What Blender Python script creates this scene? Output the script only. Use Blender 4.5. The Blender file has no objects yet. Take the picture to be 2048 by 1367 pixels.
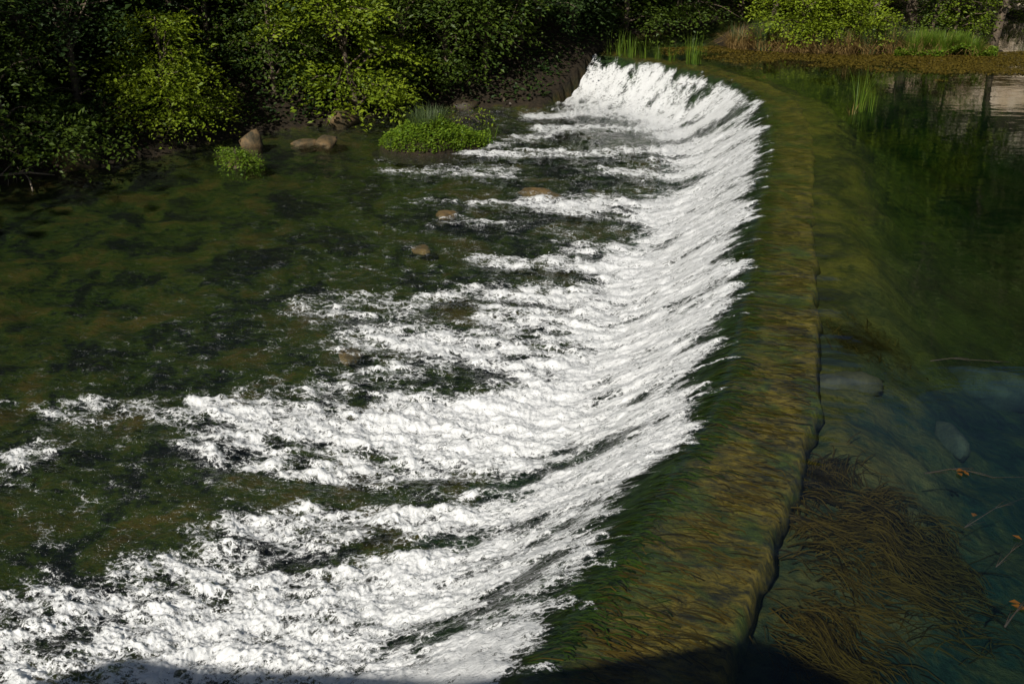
import bpy, math
import numpy as np

# ------------------------------------------------------------------ camera, sky, sun, exposure
scene = bpy.context.scene
COL = scene.collection
CAM_H, PITCH, FPX = 6.0, math.radians(25.1), 1991.0
cam_d = bpy.data.cameras.new('camera')
cam_d.lens, cam_d.sensor_width, cam_d.clip_end, cam_d.clip_start = 35.0, 36.0, 1500.0, 0.1
cam = bpy.data.objects.new('camera', cam_d)
cam.location = (0, 0, CAM_H)
cam.rotation_euler = (math.pi / 2 - PITCH, 0, 0)
COL.objects.link(cam)
scene.camera = cam

SUN = np.array([-0.35, -0.705, 0.615])
SUN = SUN / np.linalg.norm(SUN)
world = bpy.data.worlds.new('World')
scene.world = world
world.use_nodes = True
wn = world.node_tree
sky = wn.nodes.new('ShaderNodeTexSky')
sky.sky_type = 'NISHITA'
sky.sun_disc = False
sky.sun_elevation = math.asin(SUN[2])
sky.sun_rotation = math.atan2(SUN[0], SUN[1])
bg = wn.nodes['Background']
bg.inputs['Strength'].default_value = 0.05
wn.links.new(sky.outputs[0], bg.inputs['Color'])
sun_d = bpy.data.lights.new('sun', 'SUN')
sun_d.energy, sun_d.angle, sun_d.color = 5.0, math.radians(0.53), (1.0, 0.955, 0.88)
sun = bpy.data.objects.new('sun', sun_d)
sun.location = (-20, -40, 40)
from mathutils import Vector
sun.rotation_euler = Vector(SUN.tolist()).to_track_quat('Z', 'Y').to_euler()
COL.objects.link(sun)
vs = scene.view_settings
scene.display_settings.display_device = 'sRGB'
vs.view_transform, vs.look, vs.exposure, vs.gamma, vs.use_curve_mapping = 'Standard', 'None', 0.30, 1.0, False
scene.cycles.max_bounces = 8
scene.cycles.transparent_max_bounces = 12
scene.cycles.diffuse_bounces = 3
scene.cycles.caustics_reflective = False
scene.cycles.caustics_refractive = False

# ------------------------------------------------------------------ helpers
RNG = np.random.default_rng(11)


def un(px, py, z=0.0):
    """point of the horizontal plane z that lies on a photograph pixel's line of sight"""
    a, b = (px - 1024) / FPX, (py - 683.5) / FPX
    d = np.array([a, math.cos(PITCH) - b * math.sin(PITCH), -math.sin(PITCH) - b * math.cos(PITCH)])
    k = (z - CAM_H) / d[2]
    return np.array([d[0] * k, d[1] * k])


PERM = np.random.default_rng(3).permutation(1024).astype(np.int32)
GA = np.random.default_rng(4).uniform(0, 2 * np.pi, 1024)
GX, GY = np.cos(GA).astype(np.float32), np.sin(GA).astype(np.float32)


def noise2(x, y):
    """gradient noise, about -0.7 .. 0.7"""
    x = np.asarray(x, np.float32); y = np.asarray(y, np.float32)
    xi = np.floor(x).astype(np.int32); yi = np.floor(y).astype(np.int32)
    xf = x - xi; yf = y - yi
    u = xf * xf * xf * (xf * (xf * 6 - 15) + 10); v = yf * yf * yf * (yf * (yf * 6 - 15) + 10)

    def g(i, j, fx, fy):
        h = PERM[(PERM[i & 1023] + j) & 1023]
        return GX[h] * fx + GY[h] * fy
    a = g(xi, yi, xf, yf); b = g(xi + 1, yi, xf - 1, yf)
    c = g(xi, yi + 1, xf, yf - 1); d = g(xi + 1, yi + 1, xf - 1, yf - 1)
    return (a + (b - a) * u) * (1 - v) + (c + (d - c) * u) * v


def fbm(x, y, oct=4, gain=0.5, lac=2.03):
    t = 0; a = 1.0
    for o in range(oct):
        t = t + a * noise2(x + 17.3 * o, y - 9.1 * o)
        x = x * lac; y = y * lac; a *= gain
    return t


def sstep(a, b, x):
    t = np.clip((x - a) / (b - a), 0, 1)
    return t * t * (3 - 2 * t)


def link(o, parent=None):
    COL.objects.link(o)
    if parent is not None:
        o.parent = parent
    return o


def make_mesh(name, verts, faces, mat=None, parent=None, smooth=True, attrs=None, loc=None):
    """faces: int array (n, k) or a list of such arrays"""
    verts = np.asarray(verts, np.float32)
    fl = faces if isinstance(faces, list) else [faces]
    fl = [np.asarray(q, np.int32) for q in fl if len(q)]
    me = bpy.data.meshes.new(name)
    me.vertices.add(len(verts)); me.vertices.foreach_set('co', verts.ravel())
    idx = np.concatenate([q.ravel() for q in fl]).astype(np.int32)
    tot = np.concatenate([np.full(len(q), q.shape[1], np.int32) for q in fl])
    st = np.concatenate([[0], np.cumsum(tot)[:-1]]).astype(np.int32)
    me.loops.add(len(idx)); me.loops.foreach_set('vertex_index', idx)
    me.polygons.add(len(tot)); me.polygons.foreach_set('loop_start', st)
    me.polygons.foreach_set('loop_total', tot)
    me.polygons.foreach_set('use_smooth', np.full(len(tot), smooth, bool))
    if attrs:
        for k, v in attrs.items():
            v = np.asarray(v, np.float32)
            if v.ndim == 1:
                me.attributes.new(k, 'FLOAT', 'POINT').data.foreach_set('value', v)
            else:
                me.attributes.new(k, 'FLOAT_VECTOR', 'POINT').data.foreach_set('vector', v.ravel())
    me.update(); me.validate()
    if mat:
        me.materials.append(mat)
    o = bpy.data.objects.new(name, me)
    if loc is not None:
        o.location = loc
    return link(o, parent)


def empty(name, loc=(0, 0, 0), rz=0.0):
    o = bpy.data.objects.new(name, None)
    o.empty_display_size = 0.2
    o.location = loc; o.rotation_euler = (0, 0, rz)
    return link(o)


def tag(o, label=None, cat=None, group=None, kind=None):
    if label: o['label'] = label
    if cat: o['category'] = cat
    if group: o['group'] = group
    if kind: o['kind'] = kind
    return o


def copy_thing(o, loc, rz, scale=1.0, label=None):
    c = o.copy(); COL.objects.link(c)
    c.location = loc; c.rotation_euler = (0, 0, rz); c.scale = (scale, scale, scale)
    if label: c['label'] = label
    for ch in o.children:
        d = ch.copy(); COL.objects.link(d); d.parent = c
    return c


def grid_faces(nr, nc):
    i = np.arange(nr - 1)[:, None] * nc + np.arange(nc - 1)[None, :]
    i = i.ravel()
    return np.stack([i, i + 1, i + nc + 1, i + nc], 1)


def tubes(paths, nside=6):
    """paths: list of (points (n,3), radii (n,)) -> verts, faces of capped tubes"""
    V, F, off = [], [], 0
    ang = np.arange(nside) / nside * 2 * np.pi
    for pts, rad in paths:
        pts = np.asarray(pts, float); rad = np.asarray(rad, float); n = len(pts)
        tg = np.gradient(pts, axis=0); tg /= np.linalg.norm(tg, axis=1)[:, None] + 1e-9
        ref = np.array([0, 0, 1.0]) if abs(tg[0][2]) < 0.8 else np.array([1.0, 0, 0])
        s = np.cross(tg, ref); s /= np.linalg.norm(s, axis=1)[:, None] + 1e-9
        t = np.cross(s, tg)
        ring = pts[:, None, :] + rad[:, None, None] * (np.cos(ang)[None, :, None] * s[:, None, :] + np.sin(ang)[None, :, None] * t[:, None, :])
        V.append(ring.reshape(-1, 3)); V.append(pts[[0, -1]])
        b = off
        for i in range(n - 1):
            for j in range(nside):
                k = (j + 1) % nside
                F.append((b + i * nside + j, b + i * nside + k, b + (i + 1) * nside + k, b + (i + 1) * nside + j))
        c0, c1 = b + n * nside, b + n * nside + 1
        for j in range(nside):
            k = (j + 1) % nside
            F.append((c0, b + k, b + j, c0)); F.append((c1, b + (n - 1) * nside + j, b + (n - 1) * nside + k, c1))
        off += n * nside + 2
    F = np.array(F)
    tri = F[:, 0] == F[:, 3]
    return np.concatenate(V), [F[~tri], F[tri][:, :3]]


# ------------------------------------------------------------------ materials
class NT:
    def __init__(self, name):
        self.m = bpy.data.materials.new(name); self.m.use_nodes = True
        self.t = self.m.node_tree; self.t.nodes.clear()
        self.out = self.t.nodes.new('ShaderNodeOutputMaterial')

    def n(self, typ, ins=None, **kw):
        nd = self.t.nodes.new('ShaderNode' + typ)
        for k, v in kw.items():
            setattr(nd, k, v)
        for k, v in (ins or {}).items():
            self.set(nd.inputs[k], v)
        return nd

    def set(self, sock, v):
        if isinstance(v, bpy.types.NodeSocket):
            self.t.links.new(v, sock)
        elif isinstance(v, bpy.types.Node):
            self.t.links.new(v.outputs[0], sock)
        else:
            if isinstance(v, (tuple, list)) and len(v) == 3 and sock.type == 'RGBA':
                v = (*v, 1)
            sock.default_value = v

    def math(self, op, a, b=0.0, c=0.0, clamp=False):
        nd = self.n('Math', {0: a, 1: b, 2: c}, operation=op); nd.use_clamp = clamp
        return nd.outputs[0]

    def attr(self, name, vec=False):
        nd = self.n('Attribute', attribute_name=name)
        return nd.outputs['Vector' if vec else 'Fac']

    def mapping(self, vec, scale=(1, 1, 1), loc=(0, 0, 0)):
        return self.n('Mapping', {'Vector': vec, 'Scale': scale, 'Location': loc}).outputs[0]

    def noise(self, vec, scale=5.0, detail=4.0, rough=0.55, dist=0.0):
        return self.n('TexNoise', {'Vector': vec, 'Scale': scale, 'Detail': detail, 'Roughness': rough, 'Distortion': dist}).outputs['Fac']

    def ramp(self, fac, stops):
        nd = self.n('ValToRGB', {'Fac': fac}); cr = nd.color_ramp
        while len(cr.elements) < len(stops):
            cr.elements.new(0.5)
        for e, (p, c) in zip(cr.elements, stops):
            e.position = p; e.color = (*c, 1) if len(c) == 3 else c
        return nd.outputs['Color']

    def maprange(self, v, a, b, c=0.0, d=1.0, smooth=True):
        nd = self.n('MapRange', {'Value': v, 'From Min': a, 'From Max': b, 'To Min': c, 'To Max': d})
        nd.interpolation_type = 'SMOOTHSTEP' if smooth else 'LINEAR'
        return nd.outputs[0]

    def mixc(self, f, a, b, mode='MIX'):
        nd = self.n('Mix', data_type='RGBA', blend_type=mode)
        self.set(nd.inputs[0], f); self.set(nd.inputs[6], a); self.set(nd.inputs[7], b)
        return nd.outputs[2]

    def bump(self, h, strength=0.5, dist=0.02, normal=None):
        nd = self.n('Bump', {'Height': h, 'Strength': strength, 'Distance': dist})
        if normal is not None: self.set(nd.inputs['Normal'], normal)
        return nd.outputs[0]

    def finish(self, surf, vol=None):
        self.set(self.out.inputs['Surface'], surf)
        if vol is not None: self.set(self.out.inputs['Volume'], vol)
        return self.m


def leaf_material(name, dark, light, transl=0.4, gloss=0.25):
    t = NT(name)
    r = t.attr('tint')
    c = t.mixc(r, dark, light)
    p = t.n('BsdfPrincipled', {'Base Color': c, 'Roughness': 0.5, 'Specular IOR Level': gloss})
    tl = t.n('BsdfTranslucent', {'Color': t.mixc(0.5, c, (light[0] * 1.3, light[1] * 1.25, light[2] * 0.6))})
    return t.finish(t.n('MixShader', {0: transl, 1: p.outputs[0], 2: tl.outputs[0]}))


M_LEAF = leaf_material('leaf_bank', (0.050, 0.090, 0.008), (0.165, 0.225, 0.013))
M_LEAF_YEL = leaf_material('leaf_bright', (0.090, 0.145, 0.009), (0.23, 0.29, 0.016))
M_LEAF_SHADE = leaf_material('leaf_painted_shade', (0.014, 0.034, 0.008), (0.040, 0.070, 0.012), 0.3)  # darker copy of the bank leaf, shade put into the colour of dim plants
M_LEAF_HALFSHADE = leaf_material('leaf_painted_halfshade', (0.022, 0.048, 0.007), (0.085, 0.125, 0.012), 0.35)  # half-dark leaf copy, partial shade put into the colour
M_HILL = leaf_material('leaf_hillside', (0.13, 0.16, 0.045), (0.25, 0.28, 0.09), 0.35)
M_CRESS = leaf_material('leaf_cress', (0.060, 0.120, 0.008), (0.15, 0.22, 0.014), 0.3)
M_GRASS = leaf_material('grass_blade', (0.055, 0.110, 0.010), (0.14, 0.205, 0.018), 0.35)
M_RUSH = leaf_material('rush_blade', (0.035, 0.062, 0.022), (0.085, 0.115, 0.036), 0.2)
M_DRY = leaf_material('dry_blade', (0.11, 0.070, 0.022), (0.30, 0.20, 0.075), 0.2)
M_ALGA = leaf_material('alga_mat', (0.034, 0.026, 0.004), (0.105, 0.074, 0.009), 0.1, 0.2)
M_WEED = leaf_material('weed_ribbon', (0.008, 0.006, 0.002), (0.058, 0.036, 0.007), 0.1, 0.0)
M_ALGREEN = leaf_material('alga_green', (0.004, 0.010, 0.001), (0.035, 0.062, 0.004), 0.1, 0.1)
M_ALBROWN = leaf_material('alga_brown', (0.014, 0.011, 0.002), (0.085, 0.055, 0.006), 0.1, 0.1)
M_BROWNLEAF = leaf_material('fallen_leaf', (0.09, 0.034, 0.005), (0.15, 0.065, 0.010), 0.2)


def bark_material():
    t = NT('bark')
    g = t.n('TexCoord').outputs['Object']
    n = t.noise(t.mapping(g, (8, 8, 1.5)), 3, 5, 0.6)
    c = t.ramp(n, [(0.3, (0.035, 0.024, 0.015)), (0.7, (0.13, 0.095, 0.06))])
    return t.finish(t.n('BsdfPrincipled', {'Base Color': c, 'Roughness': 0.85, 'Normal': t.bump(n, 0.6, 0.03)}).outputs[0])


def rock_material(name, stops, scale=3.0, rough=0.8):
    t = NT(name)
    g = t.n('TexCoord').outputs['Object']
    n = t.noise(g, scale, 7, 0.62, 0.4)
    n2 = t.noise(g, scale * 6, 4, 0.6)
    c = t.ramp(t.math('MULTIPLY_ADD', n2, 0.3, t.math('MULTIPLY', n, 0.7)), stops)
    return t.finish(t.n('BsdfPrincipled', {'Base Color': c, 'Roughness': rough, 'Normal': t.bump(n2, 0.5, 0.03)}).outputs[0])


M_BARK = bark_material()
M_TWIG = rock_material('pale_twig', [(0.35, (0.12, 0.09, 0.06)), (0.7, (0.30, 0.24, 0.17))], 6)
M_DARKTWIG = rock_material('dark_twig', [(0.35, (0.006, 0.0045, 0.002)), (0.7, (0.028, 0.019, 0.009))], 6)
M_ROCK = rock_material('bank_rock', [(0.36, (0.014, 0.014, 0.005)), (0.5, (0.060, 0.040, 0.014)), (0.68, (0.15, 0.090, 0.035))], 3.5)
M_WETROCK = rock_material('wet_rock', [(0.30, (0.012, 0.010, 0.006)), (0.6, (0.045, 0.032, 0.016)), (0.75, (0.09, 0.06, 0.03))], 2.5, 0.55)
M_BEDROCK = rock_material('bed_stone', [(0.36, (0.03, 0.022, 0.008)), (0.55, (0.11, 0.066, 0.018)), (0.70, (0.20, 0.13, 0.04))], 3)
M_PALE = rock_material('pale_stone', [(0.30, (0.16, 0.15, 0.10)), (0.7, (0.36, 0.33, 0.23))], 3)
M_DIM = rock_material('pool_stone', [(0.36, (0.012, 0.012, 0.008)), (0.7, (0.055, 0.045, 0.024))], 4)
M_LIME = rock_material('limestone', [(0.30, (0.16, 0.10, 0.05)), (0.48, (0.36, 0.27, 0.17)), (0.70, (0.52, 0.45, 0.36))], 0.5)
M_MASON = rock_material('masonry', [(0.3, (0.20, 0.18, 0.15)), (0.7, (0.35, 0.32, 0.27))], 4)


def ground_material():
    t = NT('ground')
    g = t.n('TexCoord').outputs['Object']
    n = t.noise(g, 0.75, 6, 0.62, 0.6)
    n2 = t.noise(t.mapping(g, (1.0, 1.6, 1)), 6, 5, 0.65)
    n3 = t.noise(g, 0.25, 3, 0.5)
    soil = t.ramp(n2, [(0.3, (0.006, 0.005, 0.003)), (0.7, (0.030, 0.021, 0.011))])  # soil, darkened to stand in for shade under the bank trees
    # river bed below the weir: moss green with brown gravel
    mm = t.math('MULTIPLY_ADD', n2, 0.35, t.math('MULTIPLY', n, 0.75))
    low = t.ramp(mm, [(0.45, (0.0006, 0.0008, 0.0002)), (0.50, (0.005, 0.007, 0.0004)), (0.545, (0.018, 0.026, 0.0005)), (0.59, (0.028, 0.030, 0.001)), (0.67, (0.055, 0.034, 0.004))])
    # pool bed: silt and weed, teal tones standing in for light scattered in the water
    up = t.ramp(mm, [(0.40, (0.003, 0.009, 0.009)), (0.50, (0.012, 0.026, 0.018)), (0.57, (0.036, 0.036, 0.016)), (0.68, (0.090, 0.066, 0.024))])
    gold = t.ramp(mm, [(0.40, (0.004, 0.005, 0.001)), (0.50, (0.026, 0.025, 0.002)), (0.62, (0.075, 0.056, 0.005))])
    c = t.mixc(t.attr('pool'), low, up)
    c = t.mixc(t.attr('weed_reflect'), c, gold)
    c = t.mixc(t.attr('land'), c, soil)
    c = t.mixc(t.attr('scree'), c, t.ramp(n2, [(0.3, (0.20, 0.17, 0.11)), (0.7, (0.42, 0.38, 0.29))]))
    bp = t.bump(n2, 0.8, 0.08)
    return t.finish(t.n('BsdfPrincipled', {'Base Color': c, 'Roughness': 0.9, 'Specular IOR Level': 0.2, 'Normal': bp}).outputs[0])


M_GROUND = ground_material()


def weir_material():
    t = NT('mossy_weir')
    fl = t.attr('flow', True)
    d = t.n('SeparateXYZ', {0: fl}).outputs[0]
    streak = t.noise(t.mapping(fl, (2.2, 4.6, 1)), 2.6, 8, 0.70, 0.35)
    blot = t.noise(t.mapping(fl, (1.0, 1.2, 1)), 1.7, 5, 0.6, 0.4)
    fine = t.noise(t.mapping(fl, (1.0, 1.5, 1)), 26, 5, 0.78, 0.2)
    mixv = t.math('ADD', t.math('MULTIPLY', streak, 0.5), t.math('ADD', t.math('MULTIPLY', blot, 0.25), t.math('MULTIPLY', fine, 0.25)))
    gold = t.ramp(mixv, [(0.40, (0.006, 0.005, 0.001)), (0.46, (0.034, 0.027, 0.002)), (0.53, (0.105, 0.074, 0.005)), (0.61, (0.19, 0.125, 0.014))])
    green = t.ramp(mixv, [(0.38, (0.002, 0.005, 0.001)), (0.50, (0.008, 0.020, 0.002)), (0.62, (0.040, 0.075, 0.006))])  # face algae, darkened in place of the weaker light on the steep lip
    gmask = t.maprange(t.math('ADD', d, t.math('MULTIPLY', t.math('SUBTRACT', blot, 0.5), 1.6)), -0.40, 0.20)
    moss = t.ramp(mixv, [(0.40, (0.006, 0.010, 0.001)), (0.50, (0.030, 0.045, 0.003)), (0.60, (0.080, 0.090, 0.008))])
    patch = t.noise(t.mapping(fl, (1.2, 1.6, 1)), 0.9, 4, 0.6, 0.6)
    gold = t.mixc(t.maprange(patch, 0.50, 0.64), gold, moss)
    c = t.mixc(gmask, gold, green)
    bp = t.bump(mixv, 1.0, 0.09)
    return t.finish(t.n('BsdfPrincipled', {'Base Color': c, 'Roughness': 0.7, 'Specular IOR Level': 0.3, 'Normal': bp}).outputs[0])


def water_material():
    t = NT('river_water')
    fl = t.attr('flow', True)
    foam = t.attr('foam'); turb = t.attr('turb'); veil = t.attr('veil')
    n1 = t.noise(t.mapping(fl, (5.5, 10, 1)), 1.0, 5, 0.62, 0.9)
    n2 = t.noise(t.mapping(fl, (20, 34, 1)), 1.0, 4, 0.65, 0.7)
    f = t.math('ADD', foam, t.math('MULTIPLY', t.math('SUBTRACT', n1, 0.5), 1.1))
    f = t.math('ADD', f, t.math('MULTIPLY', t.math('SUBTRACT', n2, 0.5), 1.8))
    n3 = t.noise(t.mapping(fl, (62, 90, 1)), 1.0, 4, 0.72, 0.2)
    f = t.math('ADD', f, t.math('MULTIPLY', t.math('SUBTRACT', n3, 0.5), 2.0))
    vo = t.n('TexVoronoi', {'Vector': t.n('VectorMath', {0: t.mapping(fl, (6.5, 10, 1)), 1: t.n('VectorMath', {0: t.n('TexNoise', {'Vector': fl, 'Scale': 7.0, 'Detail': 3.0}).outputs['Color'], 1: (1.6, 1.6, 0)}, operation='MULTIPLY').outputs[0]}, operation='ADD').outputs[0], 'Scale': 1.0}, feature='DISTANCE_TO_EDGE')
    strand = t.maprange(vo.outputs['Distance'], 0.02, 0.22, 0.30, -0.10)
    f = t.math('ADD', f, strand)
    F = t.math('MULTIPLY', t.maprange(f, 0.40, 0.98), t.maprange(foam, 0.03, 0.22))
    fk = t.noise(t.mapping(fl, (48, 75, 1)), 1.0, 2, 0.6, 0.0)
    glint_fleck = t.math('MULTIPLY', t.maprange(t.math('ADD', fk, t.math('MULTIPLY', t.math('SUBTRACT', n1, 0.5), 0.6)), 0.69, 0.76), t.math('MULTIPLY', turb, turb))  # white foam flecks, also painted in for sun glints on the rapids
    F = t.math('MAXIMUM', F, glint_fleck)
    # clear water: mirror + see-through
    geo = t.n('TexCoord').outputs['Object']
    rip = t.noise(t.mapping(fl, (9, 16, 1)), 1.0, 4, 0.55, 0.6)
    calm = t.noise(t.mapping(geo, (1.1, 2.6, 1)), 1.0, 3, 0.5, 0.3)
    film = t.noise(t.mapping(fl, (1.3, 6.5, 1)), 1.0, 3, 0.5, 0.8)
    b = t.bump(calm, 0.10, 0.05)
    b = t.n('Bump', {'Height': film, 'Strength': t.math('MULTIPLY', veil, 0.28), 'Distance': 0.06, 'Normal': b}).outputs[0]
    b = t.n('Bump', {'Height': rip, 'Strength': t.math('MULTIPLY', turb, 0.6), 'Distance': 0.05, 'Normal': b}).outputs[0]
    # Schlick's mirror share, the same from above and from below the surface
    dot = t.n('VectorMath', {0: t.n('NewGeometry').outputs['Incoming'], 1: b}, operation='DOT_PRODUCT').outputs['Value']
    cosv = t.math('ABSOLUTE', dot)
    fr = t.math('MULTIPLY_ADD', t.math('POWER', t.math('SUBTRACT', 1.0, cosv, clamp=True), 5.0), 0.98, 0.02)
    gl = t.n('BsdfGlossy', {'Color': (1, 1, 1), 'Roughness': 0.035, 'Normal': b})
    tr = t.n('BsdfTransparent', {'Color': (0.96, 0.98, 0.97)})
    wat = t.n('MixShader', {0: fr, 1: tr.outputs[0], 2: gl.outputs[0]})
    # foam
    g1 = t.noise(t.mapping(fl, (26, 36, 1)), 1.0, 4, 0.7, 0.5)
    g0 = t.noise(t.mapping(fl, (7, 11, 1)), 1.0, 4, 0.6, 0.8)
    fb = t.bump(g0, 0.40, 0.06)
    fb = t.bump(g1, 0.55, 0.025, fb)
    fm = t.n('BsdfPrincipled', {'Base Color': (0.84, 0.845, 0.83), 'Roughness': 0.35, 'Specular IOR Level': 0.5, 'Normal': fb})
    tl = t.n('BsdfTranslucent', {'Color': (0.8, 0.84, 0.83), 'Normal': fb})
    fo = t.n('MixShader', {0: 0.34, 1: fm.outputs[0], 2: tl.outputs[0]})
    s = t.n('MixShader', {0: F, 1: wat.outputs[0], 2: fo.outputs[0]})
    v = t.n('VolumeAbsorption', {'Color': (0.30, 0.62, 0.60), 'Density': 0.45})
    return t.finish(s.outputs[0], v.outputs[0])


M_WEIR = weir_material()
M_WATER = water_material()
t_ = NT('spray')
M_SPRAY = t_.finish(t_.n('BsdfPrincipled', {'Base Color': (0.86, 0.87, 0.87), 'Roughness': 0.15, 'Specular IOR Level': 0.6}).outputs[0])

# ------------------------------------------------------------------ plan of the place
def catmull(pts, n):
    pts = np.asarray(pts, float)
    p = np.vstack([2 * pts[0] - pts[1], pts, 2 * pts[-1] - pts[-2]])
    out = []
    for i in range(1, len(p) - 2):
        tt = np.linspace(0, 1, n, endpoint=False)[:, None]
        a, b, c, d = p[i - 1], p[i], p[i + 1], p[i + 2]
        out.append(0.5 * ((2 * b) + (c - a) * tt + (2 * a - 5 * b + 4 * c - d) * tt ** 2 + (3 * b - a - 3 * c + d) * tt ** 3))
    out.append(p[-2][None]); q = np.concatenate(out)
    return q


LIP = catmull([(-5.3, -5.0), (-2.2, 1.4), (0.27, 6.27), (1.17, 8.07), (2.15, 10.0), (2.9, 11.7), (3.75, 14.49), (5.22, 19.83), (6.4, 24.0), (7.28, 27.87),
               (7.62, 31.05), (7.2, 33.4), (6.2, 35.4), (5.0, 37.0), (3.86, 38.3), (2.9, 39.1), (0.5, 40.6)], 5)


def poly_dist(px, py, pts, closed=False, z=None):
    """distance to a polyline, arc length of the foot, signed side (left > 0)"""
    pts = np.asarray(pts, float)
    if closed: pts = np.vstack([pts, pts[:1]])
    best = np.full(px.shape, 1e9, np.float32); S = np.zeros(px.shape, np.float32); sg = np.ones(px.shape, np.float32); Z = np.zeros(px.shape, np.float32)
    acc = 0.0
    for i in range(len(pts) - 1):
        a, b = pts[i], pts[i + 1]; d = b - a; L = float(np.hypot(*d))
        tx, ty = d / L
        rx = px - a[0]; ry = py - a[1]
        k = np.clip(rx * tx + ry * ty, 0, L)
        dd = np.hypot(rx - k * tx, ry - k * ty)
        m = dd < best
        best = np.where(m, dd, best); S = np.where(m, acc + k, S)
        sg = np.where(m, np.sign(tx * ry - ty * rx + 1e-9), sg)
        if z is not None:
            z0, z1 = z[i], z[(i + 1) % len(z)]
            Z = np.where(m, z0 + (z1 - z0) * k / L, Z)
        acc += L
    return best, S, sg, Z


def inside(px, py, pts):
    r = np.zeros(px.shape, bool); n = len(pts)
    for i in range(n):
        x0, y0 = pts[i]; x1, y1 = pts[(i + 1) % n]
        c = ((y0 > py) != (y1 > py)) & (px < (x1 - x0) * (py - y0) / (y1 - y0 + 1e-12) + x0)
        r ^= c
    return r


LOW = -1.4
BANK = [(-140, -60), (-40, -20), (-24, 4), (-18.5, 15), (-15.93, 22.99), (-13.47, 25.46), (-11.53, 27.29), (-10.14, 28.66), (-8.79, 30.6), (-7.42, 31.68),
        (-5.36, 32.89), (-3.84, 34.19), (-2.89, 35.1), (-0.42, 35.3), (1.0, 35.0), (2.2, 36.9), (3.01, 38.32), (4.82, 42.13), (6.77, 44.31), (9.93, 48.46),
        (12.5, 54.5), (19, 52.0), (24, 48.5), (36, 48.5), (140, 60), (140, 200), (-140, 200)]
BANKZ = [LOW] * 15 + [-0.7] + [0.0] * 9 + [0, LOW]
RIGHT = [(140, 55), (60, 46), (40, 42), (30, 34), (25, 20), (26, 0), (26, -60), (140, -60)]
ISLE = [(8.1, 39.6), (9.2, 38.6), (10.7, 38.0), (14.4, 38.0), (17.6, 37.8), (18.6, 38.6), (18.4, 41.0), (18.8, 43.5), (16.5, 46.5), (13.0, 47.5), (10.8, 46.5), (9.2, 44), (8.0, 41.0)]


def depth_zone(x, y):
    dl, s, sg, _ = poly_dist(x, y, LIP)
    return dl * sg, s


def ground_height(x, y, full=False):
    dl, s = depth_zone(x, y)
    db, _, _, wl = poly_dist(x, y, BANK, True, BANKZ)
    ib = inside(x, y, BANK)
    dr, _, _, _ = poly_dist(x, y, RIGHT, True); ir = inside(x, y, RIGHT)
    di, _, _, _ = poly_dist(x, y, ISLE, True); ii = inside(x, y, ISLE)
    rough = fbm(x * 0.5, y * 0.5, 4) * 0.35 + fbm(x * 2.1, y * 2.1, 3) * 0.10
    fine = fbm(x * 1.3, y * 1.9, 4)
    # beds
    up = -dl
    shelf = sstep(19, 29, s) * (1 - sstep(0.8, 3.2, up - 0.6 * fbm(x * .4, y * .4, 2)))
    bed_up = -1.15 + 0.66 * (1 - shelf) * (1 - sstep(1.3, 3.4, up + 0.5 * fbm(x * .8, y * .8, 2))) + 0.93 * shelf - 1.3 * sstep(2.0, 6.5, up) - 0.5 * sstep(6, 14, up) + 0.16 * fine
    bed_up = np.maximum(bed_up, np.minimum(-0.12 - 0.30 * np.minimum(db, np.minimum(dr, di)) + 0.06 * fine, 0))
    bed_lo = -1.78 + 0.16 * fine + 0.10 * fbm(x * 0.35, y * 0.35, 2)
    bed_lo = np.maximum(bed_lo, LOW - 0.03 - 0.14 * db + 0.10 * fine)
    z = np.where(dl < 0, np.where(up < 0.45, np.minimum(bed_up, -1.2), bed_up), np.where(dl < 3, -1.9, bed_lo))
    # banks
    cliff = sstep(12, 17, x) * sstep(46, 48, y)
    zl = wl + 0.0 + np.minimum(db, 3) * 0.62 + np.clip(db - 3, 0, 60) * 0.46 + rough * sstep(0, 2, db) + cliff * (4.0 * sstep(1.0, 4.0, db) + 0.24 * np.clip(db - 4, 0, 40))
    z = np.where(ib, zl, z)
    z = np.where(ir, -0.1 + 0.45 * np.minimum(dr, 40) + rough, z)
    z = np.where(ii, 0.02 + 0.30 * sstep(0, 1.5, di) + 0.25 * rough * sstep(0, 2, di), z)
    if full:
        land = np.where(ib | ir | ii, 1.0, np.where(dl > 0, sstep(1.4, 0.0, db - 0.0) * 0.0, 0.0))
        weed_reflect = np.where(dl < 0, np.clip(np.maximum(shelf * 1.1 + 0.8 * sstep(-0.9, -0.25, bed_up), 0.8 * sstep(11.5, 15.0, y + 1.5 * fine)), 0, 1), 0)  # weed by the weir; far green band paints in the trees' reflection
        return z, land + 0 * z, np.where(ib & (db > 4), cliff, 0), (dl < 0).astype(np.float32), weed_reflect
    return z


def zg(x, y):
    return float(ground_height(np.array([x], np.float32), np.array([y], np.float32))[0])


# ground sheet
def spread(lo, hi, step, far_lo, far_hi, grow=1.12):
    a = list(np.arange(lo, hi, step)); st = step
    while a[-1] < far_hi:
        st *= grow; a.append(a[-1] + st)
    st = step; b = []
    c = lo
    while c > far_lo:
        st *= grow; c -= st; b.append(c)
    return np.array(b[::-1] + a, np.float32)


gx = spread(-16.5, 19.0, 0.15, -160, 160); gy = spread(4.0, 51.0, 0.17, -60, 190)
GXX, GYY = np.meshgrid(gx, gy)
gz, gland, gscree, gpool, gweed_reflect = ground_height(GXX, GYY, True)
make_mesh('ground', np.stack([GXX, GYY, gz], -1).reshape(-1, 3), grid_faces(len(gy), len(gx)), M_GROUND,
          attrs={'land': gland.ravel(), 'pool': gpool.ravel(), 'weed_reflect': gweed_reflect.ravel(), 'scree': gscree.ravel()})['kind'] = 'structure'

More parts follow.
